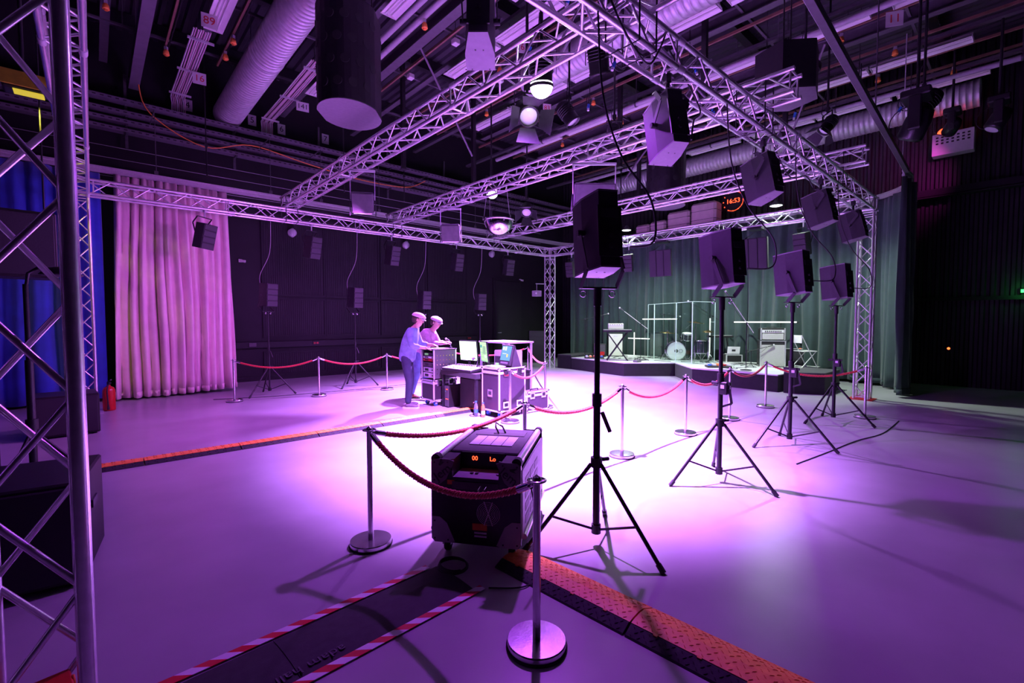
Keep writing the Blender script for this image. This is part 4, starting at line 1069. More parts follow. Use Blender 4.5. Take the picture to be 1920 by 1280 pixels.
MB().cyl((0, 0, 0), (0, 0, .02), .03, 12).build('base', N('black_paint'), dl); MB().tube([(0, 0, .02), (0, 0, .09), (-.02, .02, .13), (-.05, .04, .15)], .006, 6).build('neck', N('black_steel'), dl)
MB().cyl((-.04, .035, .155), (-.085, .06, .13), .018, 10, .03).build('shade', N('dark_grey'), dl)
# open rack of computers behind the desk
br = thing('server_rack', 'open-topped server rack with a white machine behind the monitors', 'equipment rack', (6.30, 4.82, 0), R(0))
for s in (-1, 1):
    for t_ in (-1, 1): MB().box((s * .30, t_ * .42, .60), (.035, .035, 1.16)).build('post', N('alu_profile'), br)
MB().box((0, 0, 1.185), (.68, .92, .03), ch=.006).build('top_board', N('alu_profile'), br); MB().box((0, 0, .62), (.62, .86, .02)).build('shelf', N('black_paint'), br)
MB().box((.02, 0, .30), (.54, .80, .60)).build('lower_cabinet', N('black_paint'), br)
sv = thing('server_unit', 'white desktop machine with a dark vent inside the rack', 'computer', (6.22, 4.66, .632))
MB().box((0, 0, .20), (.40, .42, .40), ch=.02).build('case', N('white_plastic'), sv); MB().box((-.203, 0, .22), (.006, .34, .13)).build('vent_panel', N('dark_grey'), sv)
for k in range(5): MB().box((-.207, 0, .17 + .025 * k), (.004, .33, .006)).build('vent_bar', N('ink_black'), sv)
MB().tube([(0, -.10, .40), (0, -.09, .43), (0, .09, .43), (0, .10, .40)], .01, 6).build('handle', N('black_rubber'), sv)
# bottles
def bottle(name, label, loc, m, cap):
    r = thing(name, label, 'bottle', loc, group='bottles on the floor by the flight case')
    MB().lathe([(0, 0), (.03, 0), (.034, .01), (.034, .10), (.031, .12), (.034, .14), (.03, .18), (.014, .215), (.013, .23), (0, .23)], 18).build('body', N(m), r)
    MB().lathe([(.0345, .05), (.0345, .11)], 18).build('paper_label', N('blue_plastic') if m == 'bottle_clear' else N('paper'), r)
    MB().cyl((0, 0, .228), (0, 0, .25), .016, 12).build('cap', N(cap), r)
bottle('water_bottle', 'clear water bottle with blue cap on the floor by the table leg', (4.90, 4.00, 0), 'bottle_clear', 'blue_plastic')
bottle('juice_bottle', 'orange drink bottle with blue cap beside the large flight case', (4.91, 3.82, 0), 'bottle_orange', 'blue_plastic')
cable('floor_cable', 'thin black cable curling on the floor near the bottles', [(4.98, 4.05, .008), (4.86, 4.10, .007), (4.80, 4.03, .007), (4.84, 3.93, .007), (4.95, 3.9, .02)], .005)

# ================================================================ PEOPLE
def skin_mesh(name, verts, edges, radii, rootv=0, sub=2):
    me = bpy.data.meshes.new(name); me.from_pydata([tuple(v) for v in verts], edges, [])
    o = bpy.data.objects.new(name, me); COL.objects.link(o)
    o.modifiers.new('skin', 'SKIN'); s = o.modifiers.new('sub', 'SUBSURF'); s.levels = sub; s.render_levels = sub
    for i, r_ in enumerate(radii):
        sv = me.skin_vertices[0].data[i]; sv.radius = (r_, r_) if not isinstance(r_, tuple) else r_; sv.use_root = (i == rootv)
    dg = bpy.context.evaluated_depsgraph_get(); dg.update()
    out = bpy.data.meshes.new_from_object(o.evaluated_get(dg)); out.name = name
    out.polygons.foreach_set('use_smooth', [True] * len(out.polygons))
    bpy.data.objects.remove(o); bpy.data.meshes.remove(me)
    return out
def person(label, loc, rz, J, top, legs_m, shoe_m, cap_m, hair=True):
    """local frame: x forward, y left. J gives joint positions"""
    r = thing('person', label, 'person', loc, rz)
    V, E, Rd = [], [], []
    def chain(pts, rads, start=None):
        prev = start
        for p, q in zip(pts, rads):
            V.append(Vector(p)); Rd.append(q); i = len(V) - 1
            if prev is not None: E.append((prev, i))
            prev = i
        return prev
    chain([J['pelvis']], [(.085, .075)]); 
    c = chain([J['waist'], J['chest'], J['neck0']], [(.095, .08), (.12, .095), (.065, .065)], 0); chest = 2
    chain([J['neck1'], J['jaw'], J['head'], J['crown']], [.052, (.074, .078), (.092, .098), (.066, .07)], c)
    hands = []
    for s in 'lr':
        w = chain([J['sh' + s], J['el' + s], J['wr' + s]], [.055, .040, .030], chest)
        a, b = Vector(J['el' + s]), Vector(J['wr' + s]); d = (b - a).normalized(); sd = d.cross(Vector((0, 0, 1))).normalized(); upv = sd.cross(d)
        palm = chain([b + d * .035, b + d * .075], [(.034, .02), (.036, .018)], w)
        for k, ln in enumerate((.062, .075, .070, .055)):
            o_ = sd * (.026 - .0175 * k); base = b + d * .09 + o_
            chain([base, base + d * ln * .5 - upv * .008, base + d * ln * .85 - upv * .03], [.0085, .008, .007], palm)
        th = b + d * .04 + sd * .032 * (1 if s == 'r' else -1)
        chain([th, th + d * .03 + sd * .02 * (1 if s == 'r' else -1) - upv * .01, th + d * .055 + sd * .025 * (1 if s == 'r' else -1) - upv * .015], [.011, .010, .008], palm)
        hands.append(b)
        chain([J['hip' + s], J['kn' + s], J['an' + s]], [.055, .045, .04], 0)
    put('body', skin_mesh('body', V, E, Rd, 0, 2), N('skin'), r)
    # shirt
    V, E, Rd = [], [], []
    chain([Vector(J['pelvis']) - Vector((0, 0, .11))], [(.172, .150)])
    chain([Vector(J['pelvis']) + Vector((0, 0, .03))], [(.170, .146)], 0)
    c = chain([J['waist'], J['chest'], Vector(J['neck0']) - Vector((0, 0, .02))], [(.172, .144), (.20, .155), (.092, .09)], 1)
    for s in 'lr':
        a, b = Vector(J['el' + s]), Vector(J['wr' + s])
        chain([J['sh' + s], J['el' + s], a.lerp(b, .72)], [.086, .062, .052], 3)
    put('shirt', skin_mesh('shirt', V, E, Rd, 0, 2), N(top), r)
    V, E, Rd = [], [], []
    chain([Vector(J['pelvis']) + Vector((0, 0, .08))], [(.125, .105)])
    chain([Vector(J['pelvis']) - Vector((0, 0, .01))], [(.135, .115)], 0)
    for s in 'lr':
        chain([J['hip' + s], Vector(J['hip' + s]).lerp(Vector(J['kn' + s]), .5), J['kn' + s], Vector(J['kn' + s]).lerp(Vector(J['an' + s]), .55), Vector(J['an' + s]) + Vector((0, 0, -.02))], [.100, .090, .076, .068, .062], 1)
    put('trousers', skin_mesh('trousers', V, E, Rd, 0, 2), N(legs_m), r)
    for s in 'lr':
        a = Vector(J['an' + s]); f = Vector(J['ft' + s])
        d = Vector((f.x - a.x, f.y - a.y, 0)).normalized(); q = Matrix.Rotation(math.atan2(d.y, d.x), 4, 'Z')
        M_ = Matrix.Translation((a.x, a.y, 0)) @ q
        sh = skin_mesh('shoe', [(-.05, 0, .045), (.0, 0, .055), (.08, 0, .045), (.15, 0, .036), (.19, 0, .032)], [(0, 1), (1, 2), (2, 3), (3, 4)], [(.042, .042), (.046, .05), (.046, .042), (.044, .034), (.026, .022)], 0, 2)
        so = put('shoe', sh, N(shoe_m), r); so.matrix_local = M_
        MB().prism([(-.095, -.032), (-.07, -.042), (.06, -.044), (.15, -.05), (.205, -.03), (.215, 0), (.205, .03), (.15, .05), (.06, .044), (-.07, .042), (-.095, .032)], .0, .022).build('sole', N('white_plastic') if shoe_m == 'shoe_grey' else N('black_rubber'), so)
    h = Vector(J['head']); f = Vector(J['face']).normalized(); sd = Vector((0, 0, 1)).cross(f).normalized(); u_ = f.cross(sd)
    HM = Matrix(((f.x, sd.x, u_.x, h.x), (f.y, sd.y, u_.y, h.y), (f.z, sd.z, u_.z, h.z), (0, 0, 0, 1)))
    MB().ball((.098, 0, -.018), .016, 8, 6, (1.1, .8, 1.5), HM).build('nose', N('skin'), r)
    for s in (-1, 1):
        MB().ball((.084, s * .034, .006), .011, 8, 6, M=HM).build('eye', N('white_plastic'), r)
        MB().ball((.0, s * .094, -.005), .024, 8, 6, (.7, .35, 1.2), HM).build('ear', N('skin'), r)
    MB().box((.086, 0, -.060), (.008, .045, .008), HM, ch=.002).build('mouth', N('red_plastic'), r)
    MB().ball((-.034, 0, -.004), .094, 16, 9, (.95, 1.0, 1.0), HM, z0=-.75, z1=.75).build('hair', N('hair_dark'), r) if hair else None
    # flat cap with a short visor
    cp = MB().ball((-.005, 0, .055), .124, 20, 8, (1.08, .92, .60), HM, z0=-.15, z1=1).build('cap', N(cap_m), r)
    pts = [(.07 + .075 * math.cos(R(a)), .085 * math.sin(R(a))) for a in range(-80, 81, 16)]
    MB().prism([(.06, -.085)] + pts + [(.06, .085)], 0, .012, HM @ Matrix.Translation((.0, 0, .040)) @ Matrix.Rotation(R(12), 4, 'Y')).build('cap_visor', N(cap_m), cp)
    return r
J1 = dict(pelvis=(0, 0, .93), waist=(.03, 0, 1.10), chest=(.10, 0, 1.33), neck0=(.15, 0, 1.48), neck1=(.17, 0, 1.51), jaw=(.225, 0, 1.555), head=(.215, 0, 1.635), crown=(.205, 0, 1.71), face=(1, 0, -.32),
          shl=(.10, .20, 1.42), ell=(.20, .29, 1.17), wrl=(.42, .20, 1.15), shr=(.10, -.20, 1.42), elr=(.14, -.29, 1.16), wrr=(.34, -.17, 1.12),
          hipl=(0, .10, .88), knl=(.03, .13, .49), anl=(-.02, .14, .09), ftl=(.2, .16, .03), hipr=(0, -.10, .88), knr=(.06, -.10, .49), anr=(.03, -.11, .09), ftr=(.3, -.11, .03))
person('man in a blue denim shirt and cap standing at the equipment rack', (4.44, 5.49, 0), R(-42), J1, 'denim_shirt', 'trousers_dark', 'shoe_grey', 'cap_cloth')
J2 = dict(pelvis=(-.05, 0, .92), waist=(.03, 0, 1.09), chest=(.17, 0, 1.29), neck0=(.26, 0, 1.42), neck1=(.285, 0, 1.45), jaw=(.345, 0, 1.495), head=(.34, 0, 1.575), crown=(.335, 0, 1.65), face=(1, -.1, -.38),
          shl=(.17, .18, 1.38), ell=(.30, .22, 1.14), wrl=(.50, .14, 1.16), shr=(.17, -.18, 1.38), elr=(.34, -.24, 1.15), wrr=(.54, -.12, 1.15),
          hipl=(-.05, .10, .87), knl=(.02, .14, .48), anl=(.04, .16, .09), ftl=(.3, .18, .03), hipr=(-.05, -.10, .87), knr=(-.05, -.13, .49), anr=(-.18, -.14, .09), ftr=(.1, -.16, .03))
person('man in a pinkish shirt and flat cap leaning over the rack, behind the other', (5.22, 6.28, 0), R(-58), J2, 'plaid_shirt', 'jeans_blue', 'shoe_brown', 'cap_cloth')
# ================================================================ STAGE
SZ = .39
def platform(label, poly, h, cat='stage'):
    r = thing('stage_platform', label, cat, group='black stage platforms')
    MB().prism(poly, .0, h - .025).build('skirt', N('black_cloth'), r)
    MB().prism(poly, h - .025, h).build('deck', N('stage_deck') if h < .42 else N('dark_grey'), r)
    return r
platform('left stage platform under the keyboard and white cabinet', [(11.90, 7.9), (11.52, 5.58), (12.58, 4.60), (14.4, 4.60), (14.4, 7.9)], SZ)
platform('right stage platform under the drums and bass amplifier', [(12.6, 4.58), (11.53, 3.52), (11.49, 1.49), (12.1, 1.42), (14.4, 1.42), (14.4, 4.58)], SZ)
platform('raised black riser at the right end of the stage', [(11.52, 1.38), (11.50, 1.15), (11.78, .66), (12.95, .66), (12.95, 1.38)], .47)
platform('raised black riser at the left end of the stage', [(11.88, 8.5), (11.9, 7.92), (13.2, 7.92), (13.2, 8.5)], .47)
RZF = R(-57.4)
# bass amplifier: head on a tall cabinet
ba = thing('bass_cabinet', 'tall pale speaker cabinet under the amplifier head on the stage', 'amplifier', (13.5, 2.33, SZ), RZF)
MB().box((0, 0, .345), (.60, .36, .69), ch=.012).build('cabinet', N('black_paint'), ba); MB().box((0, -.184, .30), (.55, .012, .56), ch=.004).build('grille_cloth', N('amp_grill'), ba); MB().box((0, -.184, .62), (.55, .010, .05)).build('vent_strip', N('black_rubber'), ba)
for s in (-1, 1):
    MB().box((s * .29, -.175, .345), (.03, .03, .69)).build('edge_trim', N('alu_profile'), ba)
    MB().box((s * .303, 0, .45), (.01, .12, .05)).build('side_handle', N('dark_grey'), ba)
MB().box((0, -.175, .68), (.60, .03, .02)).build('edge_trim', N('alu_profile'), ba)
ah = thing('amplifier_head', 'amplifier head with pale grille on top of the tall cabinet', 'amplifier', (13.5, 2.33, SZ + .70), RZF)
MB().box((0, 0, .165), (.58, .30, .31), ch=.012).build('cabinet', N('black_paint'), ah); MB().box((0, -.154, .10), (.50, .010, .16)).build('grille_cloth', N('amp_grill'), ah)
fp = MB().box((0, -.156, .235), (.52, .012, .08)).build('control_panel', N('white_plastic'), ah)
for k in range(9): MB().cyl((-.18 + .045 * k, -.162, .235), (-.18 + .045 * k, -.18, .235), .014, 8).build('knob', N('black_rubber'), fp)
for s in (-1, 1): MB().box((s * .28, -.145, .165), (.03, .03, .31)).build('edge_trim', N('alu_profile'), ah)
MB().tube([(-.12, 0, .32), (-.10, 0, .345), (.10, 0, .345), (.12, 0, .32)], .010, 6).build('carry_handle', N('black_rubber'), ah)
co = thing('combo_amplifier', 'black combo amplifier with a lit control strip beside the chair', 'amplifier', (14.1, 1.98, SZ), R(-70))
MB().box((0, 0, .23), (.46, .28, .46), ch=.012).build('cabinet', N('black_paint'), co); MB().box((0, -.144, .20), (.42, .01, .36)).build('grille_cloth', N('grille_black'), co); MB().box((0, -.10, .463), (.42, .06, .012)).build('control_strip', N('galvanised'), co); MB().box((.15, -.10, .472), (.05, .03, .008)).build('indicator_light', N('led_orange'), co)
# folding chair
ch = thing('folding_chair', 'pale folding chair standing sideways at the right end of the stage', 'chair', (13.75, 1.60, SZ), R(-35))
MB().box((0, 0, .43), (.38, .38, .025), ch=.008).build('seat', N('white_plastic'), ch)
MB().box((-.245, 0, .74), (.022, .36, .20), Matrix.Rotation(R(-0), 4, 'Y'), ch=.006).build('backrest', N('white_plastic'), ch)
for s in (-1, 1):
    MB().cyl((-.26, s * .19, .84), (.20, s * .19, .0), .011, 8).build('leg', N('white_plastic'), ch); MB().cyl((.17, s * .17, .43), (-.24, s * .17, .0), .011, 8).build('leg', N('white_plastic'), ch)
MB().cyl((-.20, -.17, .05), (-.20, .17, .05), .009, 6).build('crossbar', N('white_plastic'), ch)
# keyboard on a crossed stand with a mixer on top
kx, ky = 12.05, 6.2
ks = thing('keyboard_stand', 'black crossed keyboard stand at the left of the stage', 'keyboard stand', (kx, ky, SZ), R(-50))
for s in (-1, 1):
    MB().cyl((-.30, s * .12, .02), (.30, s * .12, .86), .014, 8).build('crossed_leg', N('black_steel'), ks); MB().cyl((.30, s * .12, .02), (-.30, s * .12, .86), .014, 8).build('crossed_leg', N('black_steel'), ks)
    MB().cyl((s * .30, -.20, .02), (s * .30, .20, .02), .014, 8).build('foot_bar', N('black_steel'), ks); MB().cyl((s * .30, -.16, .86), (s * .30, .16, .86), .012, 8).build('support_bar', N('black_steel'), ks)
MB().cyl((0, -.14, .44), (0, .14, .44), .03, 10).build('pivot', N('black_paint'), ks)
kb = thing('keyboard', 'dark keyboard lying across the crossed stand', 'keyboard', (kx, ky, SZ + .873), R(-50))
MB().box((0, 0, .035), (.86, .30, .07), ch=.008).build('body', N('black_paint'), kb)
for k in range(26): MB().box((-.40 + .032 * k, -.085, .073), (.029, .12, .008)).build('white_key', N('white_plastic'), kb)
mxr = thing('stage_mixer', 'white-fronted stage mixer on top of the keyboard', 'mixer', (kx + .06, ky + .1, SZ + .952), R(-50))
MB().box((0, 0, .09), (.46, .22, .18), ch=.012).build('body', N('white_plastic'), mxr); MB().box((0, -.112, .07), (.40, .006, .08)).build('front_grille', N('amp_cream'), mxr)
for k in range(6): MB().cyl((-.17 + .068 * k, -.113, .145), (-.17 + .068 * k, -.128, .145), .012, 8).build('knob', N('black_rubber'), mxr)
for s in (-1, 1): MB().tube([(s * .2, -.05, .18), (s * .2, -.05, .205), (s * .2, .05, .205), (s * .2, .05, .18)], .006, 6).build('handle', N('chrome'), mxr)
wc = thing('white_cabinet', 'white speaker cabinet behind the crossed keyboard stand', 'amplifier', (13.45, 7.28, SZ), R(-48))
MB().box((0, 0, .40), (.52, .40, .80), ch=.015).build('cabinet', N('black_paint'), wc); MB().box((0, -.206, .40), (.46, .014, .74), ch=.004).build('front_cloth', N('amp_cream'), wc); MB().box((0, -.215, .70), (.12, .006, .03)).build('name_plate', N('galvanised'), wc)
sa = thing('practice_amplifier', 'small black practice amplifier with a red panel left of the white cabinet', 'amplifier', (12.88, 7.50, SZ), R(-48))
MB().box((0, 0, .22), (.42, .28, .44), ch=.012).build('cabinet', N('black_paint'), sa); MB().box((0, -.144, .26), (.36, .01, .30)).build('grille_cloth', N('dark_grey'), sa); MB().box((.08, -.15, .12), (.15, .008, .12)).build('red_panel', N('red_paint'), sa)
lc = thing('road_case', 'low pale-edged road case beneath the laptop on the stage', 'case', (13.95, 3.52, SZ), R(-50))
MB().box((0, 0, .12), (.44, .34, .22), ch=.01).build('body', N('black_paint'), lc)
for s in (-1, 1):
    for q in (-1, 1): MB().box((s * .21, q * .16, .12), (.03, .03, .235)).build('edge_trim', N('alu_profile'), lc); MB().box((0, s * .16, .12 + q * .105), (.44, .03, .025)).build('edge_trim', N('alu_profile'), lc)
lp = thing('laptop', 'open pale laptop on the low road case', 'laptop', (13.93, 3.52, SZ + .237), R(-50))
MB().box((0, .02, .008), (.34, .24, .016), ch=.004).build('keyboard_base', N('white_plastic'), lp); MB().box((0, 0, .115), (.34, .012, .22), Matrix.Translation((0, -.10, .01)) @ Matrix.Rotation(R(14), 4, 'X'), ch=.004).build('screen_lid', N('white_plastic'), lp); MB().box((0, -.008, .115), (.10, .002, .06), Matrix.Translation((0, -.10, .01)) @ Matrix.Rotation(R(14), 4, 'X')).build('sticker', N('ink_black'), lp)
# drum shield
PTS = [(13.65, 6.12), (13.5, 5.8), (12.95, 4.75), (12.45, 4.0), (13.3, 3.75)]
sh = thing('drum_shield', 'clear acrylic drum shield of folding panels on the stage', 'drum shield', (0, 0, 0))
HSH = 1.74
for a, b in zip(PTS, PTS[1:]):
    A, B_ = Vector((*a, 0)), Vector((*b, 0)); d = (B_ - A); w = d.length - .012; c = (A + B_) / 2
    M_ = Matrix.Translation((c.x, c.y, SZ + HSH / 2 + .003)) @ Matrix.Rotation(math.atan2(d.y, d.x), 4, 'Z')
    p = MB().box((0, 0, 0), (w, .008, HSH), M_).build('acrylic_panel', N('acrylic'), sh)
    for s in (-1, 1): MB().box((s * w / 2, 0, 0), (.012, .012, HSH), M_).build('panel_edge', N('acrylic_edge'), p)
    MB().box((0, 0, HSH / 2), (w, .010, .010), M_).build('panel_edge', N('acrylic_edge'), p)
for a in PTS[1:-1]: MB().cyl((a[0], a[1], SZ + .003), (a[0], a[1], SZ + HSH), .014, 8).build('hinge', N('acrylic_edge'), sh)
# drum kit
def drum(name, label, c, rad, h, head, tiltv=(0, 0, 1), legs=0, cat='drum', strap=8):
    r = thing(name, label, cat, c, group='drums of the kit')
    q = Vector(tiltv).to_track_quat('Z', 'Y').to_matrix().to_4x4()
    MB().lathe([(rad, 0), (rad, h)], 28, q).build('shell', N('drum_shell'), r)
    MB().lathe([(0, h), (rad, h + .002)], 28, q).build('drum_head', N(head), r); MB().lathe([(rad, 0), (0, .0)], 28, q).build('bottom_head', N('drum_head'), r)
    for z in (0, h): MB().lathe([(rad + .012, z - .015), (rad + .016, z), (rad + .012, z + .015), (rad - .002, z + .012)], 28, q).build('hoop', N('chrome'), r)
    for k in range(strap):
        a = 2 * PI * k / strap; x, y = (rad + .012) * math.cos(a), (rad + .012) * math.sin(a)
        MB().cyl((x, y, .01), (x, y, h - .01), .006, 5, M=q).build('tension_rod', N('chrome'), r)
    for k in range(legs):
        a = 2 * PI * k / legs + .5; x, y = (rad + .02) * math.cos(a), (rad + .02) * math.sin(a)
        MB().cyl((x, y, h * .6), (x, y, SZ - c[2] + .005), .008, 6).build('leg', N('chrome'), r)
    return r
kd = Vector((-.80, -.60, 0))
kk = drum('bass_drum', 'white-fronted bass drum of the kit behind the shield', (13.76, 5.24, SZ + .285), .275, .40, 'drum_head', kd, cat='drum')
q = kd.to_track_quat('Z', 'Y').to_matrix().to_4x4()
MB().ring((.13, .0, .405), .055, .010, 'Z', 20, 6, M=q).build('port_ring', N('chrome'), kk); MB().lathe([(0, .404), (.055, .405)], 18, q).build('port_hole', N('ink_black'), kk)
sd_ = Vector((-kd.y, kd.x, 0))
for s in (-1, 1): MB().cyl(kd * .3 + sd_ * s * .20 + Vector((0, 0, -.15)), kd * .42 + sd_ * s * .36 + Vector((0, 0, -.28)), .009, 6).build('spur', N('chrome'), kk)
MB().cyl((0.05, 0, .27), (.1, 0, .42), .012, 8).build('tom_holder', N('chrome'), kk)
drum('tom_drum', 'dark tom drum mounted above the bass drum', (13.86, 4.88, 1.02), .15, .20, 'drum_head', (-.2, -.15, 1), legs=0)
drum('snare_drum', 'shallow chrome-hooped snare drum left of the tom', (14.06, 5.02, .99), .17, .13, 'drum_head', (0, 0, 1), legs=3)
drum('floor_tom', 'floor tom standing on three legs behind the shield', (13.92, 4.45, .62), .20, .38, 'drum_head', (0, 0, 1), legs=3)
def cymbal(label, x, y, z, rad, tilt=8, hat=False):
    r = thing('cymbal', label, 'cymbal', (x, y, SZ), group='cymbals of the kit'); h = z - SZ
    MB().cyl((0, 0, .05), (0, 0, h + .05), .010, 7).build('stand_pole', N('chrome'), r)
    for k in range(3):
        a = 2 * PI * k / 3 + .3; lg = MB().cyl((0, 0, .30), (.22 * math.cos(a), .22 * math.sin(a), .01), .008, 6).build('stand_leg', N('chrome'), r)
    M_ = Matrix.Translation((0, 0, h)) @ Matrix.Rotation(R(tilt), 4, 'X')
    for e in ((0, -.03) if hat else (0,)):
        MB().lathe([(.012, .030 + e), (.035, .026 + e), (.05, .012 + e), (rad, -.012 + e), (rad, -.014 + e), (.05, .009 + e), (.012, .027 + e)], 32, M_).build('cymbal_plate', N('brass'), r)
    MB().cyl((0, 0, h + .03), (0, 0, h + .06), .012, 8).build('wing_nut', N('chrome'), r)
cymbal('crash cymbal on the left side of the kit', 13.70, 5.45, 1.235, .25, 6)
cymbal('ride cymbal, highest of the kit', 14.02, 4.68, 1.56, .26, 8)
cymbal('hi-hat pair on the right side of the kit', 13.75, 4.15, 1.30, .18, 2, True)
dt = thing('drum_stool', 'round black drum stool behind the floor tom', 'stool', (14.2, 5.4, SZ))
MB().lathe([(0, .50), (.15, .50), (.16, .53), (.15, .56), (0, .565)], 20).build('seat', N('black_cloth'), dt); MB().cyl((0, 0, .1), (0, 0, .5), .015, 8).build('pole', N('chrome'), dt)
for k in range(3):
    a = 2 * PI * k / 3; MB().cyl((0, 0, .25), (.22 * math.cos(a), .22 * math.sin(a), .01), .010, 6).build('leg', N('chrome'), dt)
# microphones
G_ = 'microphone stands on the stage'
mic_stand('microphone stand left of the nearest speaker stand, boom pointing right', (12.35, 7.70, SZ), 1.28, R(-42), .85, G_, tilt=.22)
mic_stand('microphone stand with a pale boom above the keyboard', (12.6, 5.72, SZ), 1.12, R(138), .72, G_, True, tilt=.75, m='black_steel')
mic_stand('microphone stand with a pale boom left of the bass amplifier', (11.98, 2.37, SZ), 1.16, R(118), .55, G_, True, 'disc', tilt=1.6)
mic_stand('short microphone stand in front of the bass cabinet', (12.95, 2.62, SZ), .42, R(-48), .55, G_, tilt=.28)
mic_stand('tall overhead microphone stand at the right end of the drum shield', (13.50, 3.92, SZ), 1.35, R(140), .8, G_, tilt=.6)
mic_stand('overhead microphone stand behind the left shield panel', (14.0, 5.75, SZ), 1.42, R(-110), .8, G_, tilt=-.1)
mic_stand('low microphone stand reaching to the bass drum', (13.52, 5.55, SZ), .40, R(-60), .5, G_, tilt=.15)
# light tubes
def tube_light(label, x, y, z0, z1=None, y1=None, zh=None, cross=None):
    r = thing('light_tube', label, 'light tube', (x, y, 0), group='white light tubes on the stage')
    if zh is None:
        MB().cyl((0, 0, z0 + .03), (0, 0, z1), .016, 10).build('tube', N('tube_glow'), r); MB().cyl((0, 0, SZ), (0, 0, z0 + .03), .022, 10).build('end_cap', N('black_paint'), r)
        if cross:
            zc_, a, b = cross; MB().cyl((-.03, a, zc_), (-.03, b, zc_), .016, 10).build('cross_tube', N('tube_glow'), r)
    else:
        MB().cyl((0, 0, zh), (0, y1 - y, zh), .018, 10).build('tube', N('tube_glow'), r)
        for t_ in (.25, .75): MB().cyl((.03, (y1 - y) * t_, SZ), (.03, (y1 - y) * t_, zh), .008, 6).build('support_pole', N('black_steel'), r); 
        for t_ in (0, 1): MB().cyl((0, (y1 - y) * t_ - .02, zh), (0, (y1 - y) * t_ + .02, zh), .021, 8).build('end_cap', N('black_paint'), r)
tube_light('glowing upright tube with a cross tube left of the drum shield', 14.2, 7.0, SZ, 1.20, cross=(.99, .22, -.62))
tube_light('horizontal glowing tube crossing the left edge of the drum shield', 14.25, 6.72, 0, y1=5.40, zh=1.66)
tube_light('upright glowing tube behind the ride cymbal', 14.3, 4.36, SZ + .03, 1.68)
tube_light('long horizontal glowing tube above the bass amplifier', 14.3, 3.65, 0, y1=1.95, zh=1.56)
kb2 = thing('synthesizer', 'flat synthesizer on a stand at the right end of the drum shield', 'keyboard', (14.15, 3.98, SZ), R(-50))
MB().box((0, 0, .74), (.70, .26, .06), ch=.008).build('body', N('black_paint'), kb2); MB().box((0, -.05, .772), (.62, .12, .006)).build('key_bed', N('white_plastic'), kb2)
for s in (-1, 1): MB().cyl((s * .28, -.10, .0), (s * .20, .08, .71), .012, 7).build('stand_leg', N('black_steel'), kb2); MB().cyl((s * .28, .10, .0), (s * .20, -.08, .71), .012, 7).build('stand_leg', N('black_steel'), kb2)
# pedals
rnd = random.Random(4)
PB = (('pedal_board', 'pedal board crowded with small coloured pedals at the left riser', (12.15, 7.15), .62), ('pedal_board', 'pedal board on the stage edge right of the drum shield', (12.2, 3.15), .60))
for nm, l, (x, y), w in PB:
    r = thing(nm, l, 'pedal board', (x, y, SZ), R(-50), group='pedal boards')
    MB().box((0, 0, .025), (w, .30, .04), ch=.006).build('board', N('black_paint'), r)
    for k in range(10):
        m = rnd.choice(('red_plastic', 'white_plastic', 'orange_plastic', 'blue_plastic', 'galvanised', 'yellow_plastic'))
        px, py = -w / 2 + .07 + (k % 5) * .118, -.07 + (k // 5) * .14
        p = MB().box((px, py, .07), (.075, .11, .05), ch=.006).build('pedal', N(m), r); MB().cyl((px, py - .03, .095), (px, py - .03, .11), .012, 8).build('foot_switch', N('chrome'), p)
tag(MB().box((12.0, 5.45, SZ + .03), (.24, .14, .06), ch=.01).build('effect_box', N('speaker_plate')), 'lilac effect box on the floor before the keyboard stand', 'effect box')
tag(MB().box((13.2, 6.45, SZ + .04), (.55, .30, .08), Matrix.Translation((13.2, 6.45, 0)) @ Matrix.Rotation(R(40), 4, 'Z') @ Matrix.Translation((-13.2, -6.45, 0)), ch=.008).build('cable_crate', N('white_plastic')), 'flat white crate on the stage left of the drum shield', 'crate')
# cables spread over the stage deck
m = MB()
for k in range(46):
    cx, cy = rnd.uniform(12.1, 13.9), rnd.uniform(1.8, 7.4)
    if cx < 12.9 and 3.9 < cy < 5.3: cx += .9
    pts = []; a = rnd.uniform(0, 6.28)
    for i in range(14):
        a += rnd.uniform(-.9, .9); cx += .055 * math.cos(a); cy += .055 * math.sin(a)
        cx = min(max(cx, 12.0), 14.2); cy = min(max(cy, 1.6), 7.7)
        if cy < 5.6 and cy > 3.5 and cx < 12.75: cx = 12.75
        pts.append((cx, cy, SZ + .008 + .006 * (k % 3)))
    m.tube(pts, .007, 5)
tag(m.build('stage_cables', N('dark_grey')), 'tangle of cables spread over the stage deck', 'cables', kind='stuff')
m = MB()
for k in range(14):
    cx, cy = rnd.uniform(12.6, 13.6), rnd.uniform(2.2, 4.0); a = rnd.uniform(0, 6.28); pts = []
    for i in range(14):
        a += rnd.uniform(-.8, .8); cx += .05 * math.cos(a); cy += .05 * math.sin(a); cx = min(max(cx, 12.2), 14.2); cy = min(max(cy, 1.6), 4.2); pts.append((cx, cy, SZ + .026))
    m.tube(pts, .006, 5)
tag(m.build('pale_stage_cables', N('white_plastic')), 'pale cables strewn among the black ones on the stage', 'cables', kind='stuff')
